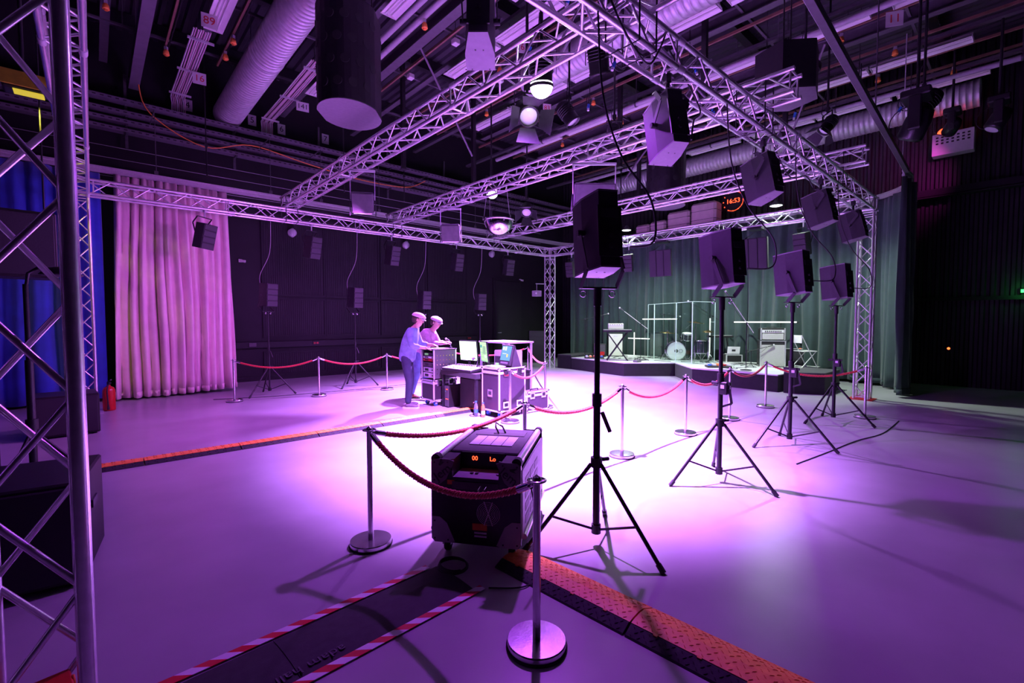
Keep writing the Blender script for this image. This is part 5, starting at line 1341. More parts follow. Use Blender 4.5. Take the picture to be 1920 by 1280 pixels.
# ================================================================ CEILING SERVICES
ORD = ('first', 'second', 'third', 'fourth', 'fifth', 'sixth', 'seventh', 'eighth')
ZF = 6.9
def make_fluor(label, L=1.55):
    r = thing('fluorescent_fixture', label, 'ceiling light', group='unlit twin-tube fluorescent fixtures')
    prof = [(-.15, -.02), (-.07, .04), (.07, .04), (.15, -.02), (.145, -.025), (.06, .02), (.02, .02), (.0, -.005), (-.02, .02), (-.06, .02), (-.145, -.025)]
    Mx = Matrix(((1, 0, 0, 0), (0, 0, -1, 0), (0, 1, 0, 0), (0, 0, 0, 1)))     # (u,v,w)-> x=u, y=-w, z=v
    MB().prism(prof, -L / 2, L / 2, Mx).build('reflector', N('white_enamel'), r)
    MB().box((0, 0, .065), (.09, L, .05)).build('gear_tray', N('white_enamel'), r)
    for s in (-1, 1):
        MB().cyl((s * .055, -L / 2 + .03, -.002), (s * .055, L / 2 - .03, -.002), .014, 8).build('lamp_tube', N('white_plastic'), r)
        MB().box((0, s * (L / 2 - .01), .005), (.30, .008, .06)).build('end_plate', N('white_enamel'), r)
        MB().cyl((0, s * L * .3, .09), (0, s * L * .3, .197), .008, 6).build('hanger', N('dark_grey'), r)
    return r
STRIPS = [(1.9, (7.1, 5.3)), (4.08, (4.6, 2.9, 8.4)), (6.0, (3.9, 5.55, 2.2, .5)), (8.1, (7.4, 5.6, 3.9, 2.2, .5)), (10.25, (7.75, 5.95, 4.3, 2.2, .55, -1.3)), (12.55, (6.8, 4.9, 3.0, 1.0, -.6)), (14.4, (6.6, 4.4, 2.5, .9, -.75))]
ff = None
for i, (x, ys) in enumerate(STRIPS):
    for k, y in enumerate(sorted(ys, reverse=True)):
        lab = 'unlit fluorescent fixture, %s from the far end of ceiling row %s from left' % (ORD[k], ORD[i])
        if ff is None: ff = make_fluor(lab); ff.location = (x, y, ZF)
        else: copy_tree(ff, lab, (x, y, ZF))
    t_ = thing('cable_tray', 'slim cable tray above the %s row of fluorescent fixtures' % ORD[i], 'cable tray', (x, 0, ZF + .20))
    for s in (-1, 1): MB().box((s * .06, 1.75, .03), (.006, 19.3, .06)).build('side_rail', N('dark_grey'), t_)
    MB().box((0, 1.75, .0), (.12, 19.3, .004)).build('tray_floor', N('dark_grey'), t_)
# bundles of grey cables dropping off the ends of two rows
for lab, x, y0, y1 in (('bundle of pale cables left of the first round duct', 1.75, 7.95, 11.35), ('bundle of pale cables right of the first round duct', 3.68, 7.6, 11.45)):
    r = thing('cable_bundle', lab, 'cable bundle', (x, 0, 6.86))
    for k in range(8):
        dx = -.13 + .037 * k; dz = .012 * math.sin(k * 2.1)
        MB().tube([(dx, y0, dz), (dx + .01 * math.sin(k), (y0 + y1) / 2, dz - .02), (dx, y1 - .3, dz), (dx, y1 - .08, dz - .03), (dx + .03, y1, dz - .14), (dx + .02, y1 - .02, dz - .34)], .014, 6).build('cable', N('foam_pink') if k % 3 else N('white_plastic'), r)
    for y in (y0 + .3, (y0 + y1) / 2, y1 - .35): MB().box((.02, y, -.04), (.42, .04, .035)).build('bracket', N('galvanised'), r)
def duct(label, x, z, y0, y1, rad=.31):
    r = thing('ventilation_duct', label, 'duct', (x, y1, z))
    L = y1 - y0; prof = []; n = int(L / .11)
    for i in range(n):
        s = i * L / n; prof += [(rad, s), (rad, s + .085), (rad + .010, s + .095), (rad + .010, s + .105)]
    prof.append((rad, L)); Mx = Matrix(((1, 0, 0, 0), (0, 0, -1, 0), (0, 1, 0, 0), (0, 0, 0, 1)))
    MB().lathe(prof, 36, Mx, True).build('spiral_tube', N('galvanised'), r); MB().lathe([(0, 0), (rad, 0)], 36, Mx).build('end_cap', N('galvanised'), r)
    for f in (.25, .6, .9):
        c = MB().lathe([(rad + .005, f * L - .03), (rad + .016, f * L - .03), (rad + .016, f * L + .03), (rad + .005, f * L + .03)], 36, Mx).build('collar', N('galvanised'), r)
        for s in (-1, 1): MB().cyl((s * rad * .9, -f * L, rad * .3), (s * rad * .9, -f * L, CZ - z - .05), .008, 6).build('hanger_rod', N('dark_grey'), r)
duct('first round spiral duct, at the upper left of the picture', 2.78, 6.76, -3, 11.4)
duct('round spiral duct passing behind the nearest truss span', 7.3, 6.8, -3, 5.2)
duct('round spiral duct along the corrugated wall, above the stage', 15.2, 6.76, -1.35, 9.5, .30)
def beam(name, label, x, z, w, h, y0, y1, m='beam_paint', cat='beam'):
    r = thing(name, label, cat, (x, 0, z))
    MB().box((0, (y0 + y1) / 2, -h / 2), (w, y1 - y0, .02)).build('lower_flange', N(m), r); MB().box((0, (y0 + y1) / 2, h / 2), (w, y1 - y0, .02)).build('upper_flange', N(m), r); MB().box((0, (y0 + y1) / 2, 0), (.02, y1 - y0, h)).build('web', N(m), r)
    for y in (y0 + 1.2, (y0 + y1) / 2, y1 - 1.2): MB().cyl((0, y, h / 2), (0, y, CZ - z - .04), .012, 6).build('hanger_rod', N('dark_grey'), r)
beam('ceiling_beam', 'purple-lit steel beam left of the first fluorescent row', .95, 6.9, .18, .24, -3, 11.3)
beam('ceiling_beam', 'dark steel beam at the far upper left', .45, 7.3, .14, .20, -3, 11.3, 'dark_grey')
beam('ceiling_beam', 'steel beam left of the third fluorescent row', 4.85, 6.95, .18, .26, -3, 9.0, 'dark_grey')
beam('ceiling_beam', 'steel beam between the fourth and fifth fluorescent rows', 9.05, 7.2, .16, .24, -4, 9.0, 'dark_grey')
beam('ceiling_beam', 'steel beam between the fifth and sixth fluorescent rows', 11.45, 7.2, .16, .24, -4, 9.0, 'dark_grey')
for x, z, lab in ((4.36, 6.95, 'left pipe of the pair beside the second fluorescent row'), (4.58, 6.93, 'right pipe of the pair beside the second fluorescent row'), (13.4, 6.6, 'long pipe between the last two fluorescent rows'), (9.6, 6.6, 'long pipe left of the fifth fluorescent row')):
    p = thing('ceiling_pipe', lab, 'pipe', (x, 0, z))
    MB().cyl((0, -4, 0), (0, 9.0, 0), .055, 14).build('pipe', N('grey_paint'), p)
    for y in (-2, 1, 4, 7): MB().lathe([(.058, -.02), (.064, -.02), (.064, .02), (.058, .02)], 14, Matrix.Translation((0, y, 0)) @ Matrix.Rotation(PI / 2, 4, 'X')).cyl((0, y, .06), (0, y, CZ - z - .04), .007, 6).build('pipe_clamp', N('dark_grey'), p)
# brown power rails with orange sockets
RAILS = (1.35, 2.25, 5.35, 6.65, 7.75, 9.3, 10.75, 12.05, 13.1, 13.9)
for i, x in enumerate(RAILS):
    p = thing('power_rail', '%s thin brown power rail on the ceiling counted from the left' % (('ninth', 'tenth')[i - 8] if i > 7 else ORD[i]), 'power rail', (x, 0, 7.05))
    MB().box((0, 1.8, 0), (.035, 15.4, .05)).build('profile', N('brown_rail'), p); MB().box((.06, 1.8, .02), (.02, 15.4, .03)).build('profile', N('black_paint'), p)
ORX = [(.45, 8.7, 7.19), (1.35, 9.3, 7.0), (2.25, 8.0, 7.0), (2.25, 8.7, 7.0), (4.58, 5.0, 6.87), (6.65, 3.0, 7.0), (7.75, 7.2, 7.0), (7.75, 2.2, 7.0), (9.3, 5.0, 7.0), (10.75, 5.2, 7.0), (10.75, 7.3, 7.0), (10.75, .3, 7.0), (12.05, -.3, 7.0), (13.1, .15, 7.0), (13.9, -1.0, 7.0), (13.1, 3.4, 7.0), (12.05, 2.0, 7.0), (6.65, 5.4, 7.0)]
osk = None
ORX.sort()
for i, (x, y, z) in enumerate(ORX):
    nb = ORD[i % 8] if i < 8 else ('ninth', 'tenth', 'eleventh', 'twelfth', 'thirteenth', 'fourteenth', 'fifteenth', 'sixteenth', 'seventeenth', 'eighteenth')[i - 8]
    lab = 'small orange socket hanging from a ceiling rail, %s from the left wall corner' % nb
    if osk is None:
        osk = thing('orange_socket', lab, 'socket', (x, y, z), group='orange sockets on the ceiling rails')
        MB().box((0, 0, -.03), (.05, .05, .06)).build('bracket', N('galvanised'), osk); MB().lathe([(.03, -.06), (.045, -.085), (.055, -.15), (.045, -.16), (0, -.16)], 12).build('socket_body', N('orange_plastic'), osk); MB().lathe([(.035, -.158), (.03, -.175), (0, -.175)], 12).build('socket_lid', N('orange_dark'), osk)
    else: copy_tree(osk, lab, (x, y, z), rz=i)
# small white junction boxes
for i, (x, y) in enumerate(((5.45, 7.0), (5.45, 5.3), (5.45, 3.6), (7.0, 5.8), (7.0, 3.2), (9.5, 6.0), (9.5, 3.0), (11.7, 3.9), (11.7, 1.0))):
    j = thing('junction_box', 'white junction box hanging from the ceiling, %s from the left' % (ORD[i] if i < 8 else 'ninth'), 'junction box', (x, y, 7.0), group='white junction boxes on the ceiling')
    MB().box((0, 0, -.05), (.13, .13, .10), ch=.012).build('body', N('white_plastic'), j); MB().cyl((0, 0, 0), (0, 0, CZ - 7.05), .008, 6).build('hanger', N('dark_grey'), j)
# numbered plates
def plate(num, loc, rz, size, col='sign_red', lab=''):
    r = thing('number_plate', 'white plate reading %s %s' % (num, lab), 'sign', loc, rz, group='numbered plates on the ceiling')
    w = size * (.9 + .35 * (len(num) - 1))
    MB().box((0, 0, 0), (w, .006, size * 1.25), ch=.002).build('plate', N('white_plastic'), r)
    t = put('lettering', text_mesh(num, size * .95, .001), N(col), r); t.location = (0, -.0045, 0); t.rotation_euler = (PI / 2, 0, 0)
    MB().cyl((0, 0, size * .6), (0, 0, (CZ - .07 - loc[2]) if loc[1] < 11 else size * .62), .004, 5).build('hanger', N('dark_grey'), r)
plate('89', (1.74, 7.25, 6.70), R(-8), .19, lab='hanging under the first fluorescent row')
plate('16', (1.92, 9.5, 6.66), R(-8), .19, lab='beside the left cable bundle')
plate('141', (3.95, 9.4, 6.66), R(-10), .17, 'ink_black', 'right of the second cable bundle')
plate('65', (6.23, 4.2, 6.68), R(-30), .17, lab='in front of the closest cross truss')
plate('11', (10.3, -.56, 6.68), R(-60), .2, lab='at the upper right under the fifth row')
plate('83', (8.3, 5.6, 6.66), R(-30), .16, lab='near the lit spotlight')
for n_, x, z, l in (('4', 1.99, 6.86, 'below the left cable bundle, on the wall'), ('5', 3.4, 6.9, 'on the wall right of the first duct end'), ('6', 4.12, 6.86, 'on the wall right of the second cable bundle'), ('7', 5.31, 6.90, 'on the wall under the big hanging subwoofer')):
    plate(n_, (x, WL - .006, z), 0, .22, 'ink_black', l)
# perforated trays along the left wall
TN = ('top', 'second', 'third', 'lowest')
for i, z in enumerate((6.34, 6.10, 5.92, 5.74)):
    r = thing('wall_cable_tray', '%s perforated cable tray along the left wall' % TN[i], 'cable tray', (0, 11.1 + .03 * i, z), group='perforated trays along the left wall')
    MB().box((5, .0, 0), (21, .22, .008)).build('tray_floor', N('beam_paint'), r)
    for s in (-1, 1): MB().box((5, s * .11, .035), (21, .006, .075)).build('side_rail', N('beam_paint'), r)
    m = MB()
    for k in range(150):
        m.box((-4.6 + .125 * k, -.1145, .035), (.06, .003, .025))
    m.build('perforation', N('ink_black'), r, kind='stuff')
for x in (-1.2, .8, 2.9, 5.0, 7.1, 9.2, 11.3):
    r = thing('tray_support', 'vertical steel channel carrying the wall trays, %s from the left' % ORD[int((x + 1.3) / 2.1)], 'bracket', (x, 11.32, 0), group='channels carrying the wall trays')
    MB().box((0, 0, 6.25), (.05, .04, 1.6)).build('channel', N('dark_grey'), r)
    for z in (6.34, 6.10, 5.92, 5.74): MB().box((0, -.12, z - .025), (.04, .26, .03)).build('arm', N('dark_grey'), r)
cable('orange_cable', 'thin orange cable draped along the wall trays', [(1.0, 10.95, 6.9), (1.2, 10.93, 6.2), (2.2, 10.93, 5.72), (3.2, 10.93, 6.0), (4.5, 10.93, 5.85), (6, 10.93, 5.72), (7.5, 10.93, 5.78), (8.2, 10.9, 6.1)], .012, 'orange_plastic')
for i, z in enumerate((5.45, 5.2, 4.98, 4.8)):
    tag(MB().cyl((-3, 11.4, z), (14, 11.4, z), .008, 5).build('tension_wire', N('grey_paint')), '%s of the thin wires stretched below the wall trays' % TN[i], 'wire', 'wires below the wall trays')
for i, (x, y) in enumerate(((2.15, 10.4), (5.0, 9.6), (6.6, 9.4), (8.6, 6.6), (10.6, 5.1))):
    p = thing('drop_pole', 'thin black pole dropping from the ceiling, %s from the left wall' % ORD[i], 'pole', (x, y, 0), group='thin drop poles')
    MB().cyl((0, 0, 4.9), (0, 0, 8.0), .014, 7).build('pole', N('black_steel'), p); MB().box((0, 0, 5.6), (.05, .05, .10)).build('clamp', N('black_steel'), p)
for i, (x, y, z0) in enumerate(((9.4, 4.3, 5.2), (7.4, 7.3, 5.0), (5.7, 7.8, 5.2), (11.6, 5.2, 5.0), (11.9, 1.6, 5.6), (8.6, 1.9, 5.2))):
    p = thing('square_column', 'square black drop column in the ceiling grid, %s of six' % ORD[i], 'column', (x, y, 0), group='square drop columns')
    MB().box((0, 0, (z0 + 8) / 2), (.09, .09, 8 - z0)).build('tube', N('black_paint'), p); MB().box((0, 0, z0), (.14, .14, .02)).build('foot_plate', N('black_paint'), p)
for i, (a, b) in enumerate((((6.6, 2.6, 7.1), (7.4, 1.2, 5.0)), ((9.95, 2.4, 7.1), (9.75, 4.4, 5.0)), ((10.9, .6, 7.0), (12.3, 1.8, 5.3)), ((5.0, 5.9, 7.0), (6.9, 6.7, 5.5)))):
    tag(MB().cyl(a, b, .022, 8).build('brace_pole', N('beam_paint')), 'slanting grey brace pole in the ceiling grid, %s of four' % ORD[i], 'pole', 'slanting brace poles')

# ================================================================ LAMPS ON THE GRID
def fresnel(label, loc, aim, lit=False, pipe=.9, doors=True, scale=1.0, glow='lamp_glow'):
    """lens looks along local -z after aiming"""
    r = thing('stage_spotlight', label, 'spotlight', loc, group='stage spotlights on the grid')
    q = Vector(aim).normalized().to_track_quat('-Z', 'Y').to_matrix().to_4x4() @ Matrix.Scale(scale, 4)
    MB().lathe([(.0, .26), (.10, .25), (.125, .20), (.125, -.10), (.135, -.11), (.135, -.14), (.118, -.14), (.112, -.10)], 24, q).build('housing', N('black_paint'), r)
    for k in range(5): MB().lathe([(.126, .02 + .035 * k), (.140, .02 + .035 * k), (.140, .03 + .035 * k), (.126, .03 + .035 * k)], 20, q).build('cooling_fin', N('black_steel'), r)
    if lit: MB().ball((0, 0, -.12), .128, 24, 12, (1, 1, 1), q, z0=-1, z1=.25).build('lens', N(glow), r)
    else: MB().lathe([(.112, -.10), (.08, -.125), (.0, -.135)], 24, q).build('lens', N('lens_glass'), r)
    if doors:
        for k, (dx, dy) in enumerate(((1, 0), (-1, 0), (0, 1), (0, -1))):
            sd = Vector((-dy, dx, 0)); ot = Vector((dx, dy, 0)); a = ot * .135 + Vector((0, 0, -.145)); b = ot * .27 + Vector((0, 0, -.30))
            MB().add([a - sd * .10, a + sd * .10, b + sd * .16, b - sd * .16, a - sd * .10 + ot * .004, a + sd * .10 + ot * .004, b + sd * .16 + ot * .004, b - sd * .16 + ot * .004], [(0, 1, 2, 3), (7, 6, 5, 4), (0, 4, 5, 1), (1, 5, 6, 2), (2, 6, 7, 3), (3, 7, 4, 0)], False, q).build('barn_door', N('black_steel') if not lit else N('dark_grey'), r)
    hy = .17 * scale
    sx = (q.to_3x3() @ Vector((1, 0, 0))); sx.z = 0; sx.normalize()
    for s in (-1, 1): MB().bar(sx * (s * hy), sx * (s * hy) + Vector((0, 0, .26)), .03, .006, side=sx).build('yoke_arm', N('black_steel'), r)
    MB().bar(sx * -hy + Vector((0, 0, .26)), sx * hy + Vector((0, 0, .26)), .03, .008, side=(0, 0, 1)).build('yoke_bridge', N('black_steel'), r)
    MB().cyl((0, 0, .26), (0, 0, CZ - .05 - loc[2]), .02, 8).build('hanging_pole', N('black_steel'), r); MB().box((0, 0, .34), (.06, .06, .08)).build('hook_clamp', N('black_steel'), r)
    MB().tube([(0, .05, .2), (.06, .12, .3), (.05, .1, .5), (0, .03, .7)], .007, 5).build('power_lead', N('black_rubber'), r)
    return r, q
# the two lit lamps
k1, q1 = fresnel('brightly lit spotlight shining above the middle of the floor', (3.98, 1.56, 4.40), (.14, .12, -1), True, 2.7, False)
lamp('key_light', 'SPOT', k1, q1 @ Vector((0, 0, -.275)), (.14, .12, -1), KEY_W, KEY_COL, 90, 1.0, .06)
lamp('spill_light', 'SPOT', k1, q1 @ Vector((0, 0, -.275)), (.05, .12, -1), SPILL_W, SPILL_COL, 165, .6, .06)
k2, q2 = fresnel('smaller lit spotlight seen through the middle cross truss', (7.24, 6.40, 4.75), (.0, -.22, -1), True, 2.3, False, glow='lamp_glow_small')
lamp('key_light', 'SPOT', k2, q2 @ Vector((0, 0, -.275)), (-.02, -.18, -1), KEY2_W, KEY_COL, 116, 1.0, .07)
lamp('spill_light', 'SPOT', k2, q2 @ Vector((0, 0, -.275)), (-.30, -.12, -1), SPILL2_W, SPILL_COL, 165, .6, .07)
fresnel('unlit spotlight with a round lens and open flaps below the brightest lamp', (4.39, 2.22, 4.3), (-.45, -.8, -.75), False, 2.8)
fresnel('unlit spotlight with open flaps right of the mirrored dome', (8.5, 6.5, 4.45), (-.7, -.6, -.9), False, 2.6)
fresnel('dark spotlight hanging right of the brightest lamp', (5.6, 2.0, 5.3), (.5, .2, -1), False, 1.8, False, 1.15)
fresnel('dark spotlight beneath the second duct', (6.8, 3.6, 5.4), (.4, -.5, -1), False, 1.7, False, 1.1)
fresnel('dark spotlight right of the hexagonal speaker', (8.9, .35, 5.6), (-.3, .8, -1), False, 1.5, True)
fresnel('dark spotlight above the far cross truss, near the flood panel', (7.72, 3.25, 5.2), (-.3, -.4, -1), False, 1.9, True, .9)
fresnel('dark spotlight left of the slanting rail', (11.2, .6, 5.5), (-.5, .5, -1), False, 1.6, True, .9)
fresnel('dark spotlight right of the slanting rail', (10.9, -.9, 5.3), (-.3, .8, -1), False, 1.8, False, 1.1)
fresnel('dark spotlight above the green curtain', (12.9, 2.6, 5.4), (.2, .2, -1), False, 1.6, True, .9)
def moving_head(label, loc, aim, s=1.0):
    r = thing('moving_head', label, 'moving light', loc, group='moving heads at the upper right')
    MB().box((0, 0, -.06), (.36 * s, .30 * s, .12), ch=.02).build('base', N('black_paint'), r)
    for k in (-1, 1): MB().box((k * .17 * s, 0, -.30 * s), (.06 * s, .14 * s, .42 * s), ch=.02).build('yoke_arm', N('black_paint'), r)
    q = Matrix.Translation((0, 0, -.40 * s)) @ Vector(aim).to_track_quat('-Z', 'Y').to_matrix().to_4x4() @ Matrix.Scale(s, 4)
    MB().lathe([(0, .20), (.11, .18), (.14, .05), (.14, -.16), (.11, -.20), (.0, -.19)], 20, q).build('head', N('black_gloss'), r)
    MB().lathe([(.10, -.201), (.0, -.205)], 20, q).build('lens', N('lens_glass'), r)
    MB().cyl((0, 0, 0), (0, 0, 7.2 - loc[2]), .022, 8).build('hanging_pole', N('black_steel'), r)
    MB().ring((0, .1, -.35 * s), .20 * s, .008, 'X', 16, 5).build('safety_loop', N('black_rubber'), r)
    return r
moving_head('large dark moving light beside the end of the slanting rail', (10.02, -.93, 5.25), (.3, .5, -1), 1.25)
mh = moving_head('moving light throwing magenta onto the corrugated wall', (13.4, -1.05, 5.95), (.9, .5, -.5), .9)
lamp('magenta_light', 'SPOT', mh, (.25, .15, -.55), (.85, .55, -.15), 90, (1.0, .05, .75), 75, .8, .05)
moving_head('moving light at the far right edge of the picture', (12.6, -1.75, 5.7), (-.2, .5, -1), 1.0)
# perforated white box with red lamp, upper right
pb = thing('perforated_box', 'perforated pale box lit magenta on the corrugated wall', 'box', (15.25, -.92, 5.75))
MB().box((0, 0, 0), (.3, .72, .50), ch=.01).build('body', N('white_plastic'), pb)
for a in range(7):
    for b in range(3): MB().box((-.152, -.27 + .09 * a, .02 + .07 * b), (.006, .045, .035)).build('vent_hole', N('ink_black'), pb)
MB().ball((-.05, .16, .26), .13, 14, 6, z0=0, z1=1).build('beacon', N('led_red'), pb)
MB().box((.29, -.20, .1), (.30, .06, .06)).build('bracket', N('dark_grey'), pb)
# flood panels under the middle cross truss
def flood(label, loc, rz, w=.62, h=.42, watts=WASH_W, aim=(0, 0, -1)):
    r = thing('flood_panel', label, 'flood light', loc, rz, group='flood panels under the middle cross truss')
    tl = Matrix.Translation((0, 0, -.55)) @ Matrix.Rotation(R(22), 4, 'X')
    MB().box((0, 0, 0), (w, .16, h), tl, ch=.015).build('housing', N('dark_grey'), r)
    MB().box((0, 0, -h / 2 - .004), (w - .06, .13, .008), tl).build('diffuser', N('flood_glow'), r)
    for s in (-1, 1):
        MB().bar((s * (w / 2 + .02), 0, -.50), (s * (w / 2 + .02), 0, -.06), .05, .008, side=(1, 0, 0)).build('yoke_arm', N('alu_profile'), r)
        MB().prism([(-.08, -.2), (.08, -.2), (.0, .06)], -.004, .004, tl @ Matrix.Translation((s * (w / 2 + .03), 0, 0)) @ Matrix.Rotation(PI / 2, 4, 'Z') @ Matrix.Rotation(PI / 2, 4, 'X')).build('side_flap', N('speaker_side'), r)
    MB().box((0, 0, -.04), (w + .06, .05, .03)).build('yoke_bridge', N('alu_profile'), r)
    lamp('wash_light', 'SPOT', r, (0, -.05, -.82), Matrix.Rotation(-rz, 3, 'Z') @ Vector(aim), watts, WASH_COL, 160, 1.0, .30)
    return r
ZB = ZX - HT - .03
flood('flood panel with pale yoke arms under the middle cross truss, right of centre', (5.96, 2.35, ZB), R(-42))
flood('flood panel left of the mirrored dome under the middle cross truss', (5.96, 6.25, ZB), R(-42), .40, .36, 420, (-.2, .3, -1))
flood('added flood panel under the closest cross truss, left of centre', (3.42, 5.05, ZB), R(-30), .34, .32, 700, (-.45, 1.0, -.9))  # added wash source where a black speaker box hangs; brightens floor and curtain
# mirrored dome
dm = thing('mirror_dome', 'mirrored half dome hanging below the middle cross truss', 'mirror dome', (6.05, 4.74, 3.56))
MB().ball((0, 0, 0), .285, 40, 18, z0=-1, z1=0).build('dome', N('chrome'), dm); MB().ring((0, 0, .0), .294, .014, 'Z', 40, 8).build('rim', N('chrome'), dm)
for k, (tx, ty) in enumerate(((-.20, .12), (.02, .30), (.02, -.22))):
    a = math.atan2(ty, tx); x, y = .297 * math.cos(a), .297 * math.sin(a)
    MB().cyl((x, y, 0), (tx, ty, .53), .005, 6).build('hanging_wire', N('galvanised'), dm); MB().box((x, y, .03), (.03, .03, .07)).build('wire_clip', N('chrome'), dm)
# hanging drum-shaped speakers and the hexagonal one
def hang_drum(label, loc, rz, rad=.52, h=1.42):
    r = thing('hanging_subwoofer', label, 'loudspeaker', loc, rz, group='hanging rounded subwoofers')
    pts = []
    for s in (1, -1):
        for k in range(13):
            a = R(-70 + 140 * k / 12) + (0 if s > 0 else PI); pts.append((rad * 1.05 * math.cos(a), rad * .86 * math.sin(a)))
    MB().prism(pts, 0, .012).build('bottom_plate', N('speaker_plate'), r); MB().prism([(x * .995, y * .995) for x, y in pts], .012, h - .02).build('body', N('black_paint'), r); MB().prism(pts, h - .02, h).build('top_plate', N('black_paint'), r)
    for k in range(14):
        for z in (.25, .55, .85, 1.15):
            a = 2 * PI * (k + (.5 if z in (.55, 1.15) else 0)) / 14; x, y = rad * 1.05 * math.cos(a), rad * .86 * math.sin(a)
            if abs(math.sin(a)) > .93: continue
            nv = Vector((math.cos(a) / 1.05, math.sin(a) / .86, 0)).normalized(); p = Vector((x, y, z))
            MB().cyl(p - nv * .01, p + nv * .004, .062, 12).build('vent_hole', N('ink_black'), r)
    for x, y in ((.352, -.031), (-.031, -.352)): MB().cyl((x, y, h), (x, y, CZ - .06 - loc[2]), .012, 7).build('hanging_rod', N('black_steel'), r)
hang_drum('big black rounded subwoofer hanging at the upper left of the closest cross truss', (3.05, 4.62, 4.66), R(50))
hang_drum('black rounded subwoofer hanging far back above the stage truss', (11.1, 4.08, 4.55), R(20), .56, 1.40)
hx = thing('hexagonal_speaker', 'black hexagonal speaker hanging above the nearest span at the right', 'loudspeaker', (7.35, .12, 4.66), R(12))
MB().prism([(.42, 0), (.21, .36), (-.21, .36), (-.42, 0), (-.21, -.36), (.21, -.36)], .012, .62).build('body', N('black_paint'), hx); MB().prism([(.42, 0), (.21, .36), (-.21, .36), (-.42, 0), (-.21, -.36), (.21, -.36)], 0, .012).build('bottom_plate', N('dark_grey'), hx)
MB().box((0, 0, -.015), (.18, .10, .03)).build('bottom_handle', N('black_steel'), hx)
for s in (-1, 1): MB().cyl((s * .41, 0, .60), (s * .41, 0, CZ - 4.72), .010, 7).build('hanging_rod', N('black_steel'), hx)
# pendants over the stage
def pendant(label, loc, watts):
    r = thing('pendant_lamp', label, 'pendant lamp', loc, group='pendant lamps over the stage')
    MB().lathe([(.0, .14), (.04, .14), (.06, .10), (.14, .02), (.145, 0), (.135, 0), (.13, .015), (.0, .06)], 24).build('shade', N('dark_grey'), r)
    MB().lathe([(.125, .010), (.08, -.006), (0, -.01)], 24).build('diffuser', N('pendant_glow'), r); MB().cyl((0, 0, .14), (0, 0, CZ - .05 - loc[2]), .006, 6).build('cord', N('black_rubber'), r)
    lamp('pendant_light', 'SPOT', r, (0, 0, -.05), (0, 0, -1), watts, STAGE_COL, 160, .6, .10)
pendant('lit pendant lamp above the right half of the stage', (12.15, 1.83, 4.3), STAGE_W)
pendant('lit pendant lamp above the left half of the stage', (12.05, 5.90, 4.3), STAGE_W)
# clock
ck = thing('led_clock', 'round red LED clock showing 16:53 high on the corrugated wall', 'clock', (15.52, 4.22, 5.43), R(-90))
MB().cyl((0, .0, 0), (0, -.05, 0), .36, 32).build('housing', N('black_gloss'), ck)
tm = put('digits', text_mesh('16:53', .20, .004), N('led_red'), ck); tm.location = (0, -.056, 0); tm.rotation_euler = (PI / 2, 0, 0)
for k in range(60):
    a = R(90 - 6 * k)
    if k <= 34 or k % 5 == 0: MB().ball((.31 * math.cos(a), -.052, .31 * math.sin(a)), .017 if k % 5 == 0 else .011, 6, 4).build('second_dot', N('led_red'), ck)
MB().cyl((0, 0, .3), (0, .1, 2.3), .02, 6).build('bracket', N('dark_grey'), ck)
# soft pink bales on a shelf above the curtain
sf = thing('storage_shelf', 'long dark storage shelf behind the stage truss', 'shelf', (15.2, 6.0, 4.62))
MB().box((0, 0, 0), (.7, 4.0, .04)).build('shelf_board', N('dark_grey'), sf); MB().box((-.34, 0, .03), (.02, 4.0, .07)).build('shelf_lip', N('brown_rail'), sf)
for y in (-1.9, 0, 1.9): MB().box((.2, y, -.2), (.3, .04, .4)).build('shelf_bracket', N('dark_grey'), sf)
BL = ((7.2, .55, .42), (6.58, .62, .46), (5.82, .80, .66), (4.95, .84, .80), (4.78, .0, 0))
for i, (y, w, h) in enumerate(BL[:4]):
    b = thing('padded_bale', ('leftmost pink padded bale on the shelf', 'second pink padded bale on the shelf from the left', 'third pink padded bale on the shelf, taller', 'tallest pink padded bale, at the right end of the shelf')[i], 'bale', (15.15, y, 4.642), group='padded bales on the shelf')
    MB().box((0, 0, h / 2), (.5, w, h), ch=.07).build('padding', N('foam_pink'), b)
    for z in (.3, .65): MB().box((0, 0, h * z), (.506, w + .006, .012)).build('strap', N('dark_grey'), b)
# green wall lamp on the far wall, at the right edge
gl = thing('green_wall_lamp', 'small green lamp glowing on the corrugated wall at the right edge', 'wall lamp', (15.58, -2.16, 2.26))
MB().box((0, 0, 0), (.06, .16, .10), ch=.01).build('housing', N('black_paint'), gl); MB().box((-.032, 0, 0), (.006, .12, .07)).build('lens', N('green_glow'), gl)
lamp('green_light', 'POINT', gl, (-.22, .0, 0), (-1, 0, 0), 3.0, (.05, 1.0, .15), radius=.04)
rl = thing('red_indicator', 'small red indicator lamp low on the dark wall at the right', 'indicator', (15.665, -.95, .92))
MB().cyl((0, 0, 0), (-.05, 0, 0), .05, 12).build('housing', N('black_paint'), rl); MB().ball((-.05, 0, .0), .03, 10, 6).build('lens', N('led_orange'), rl)
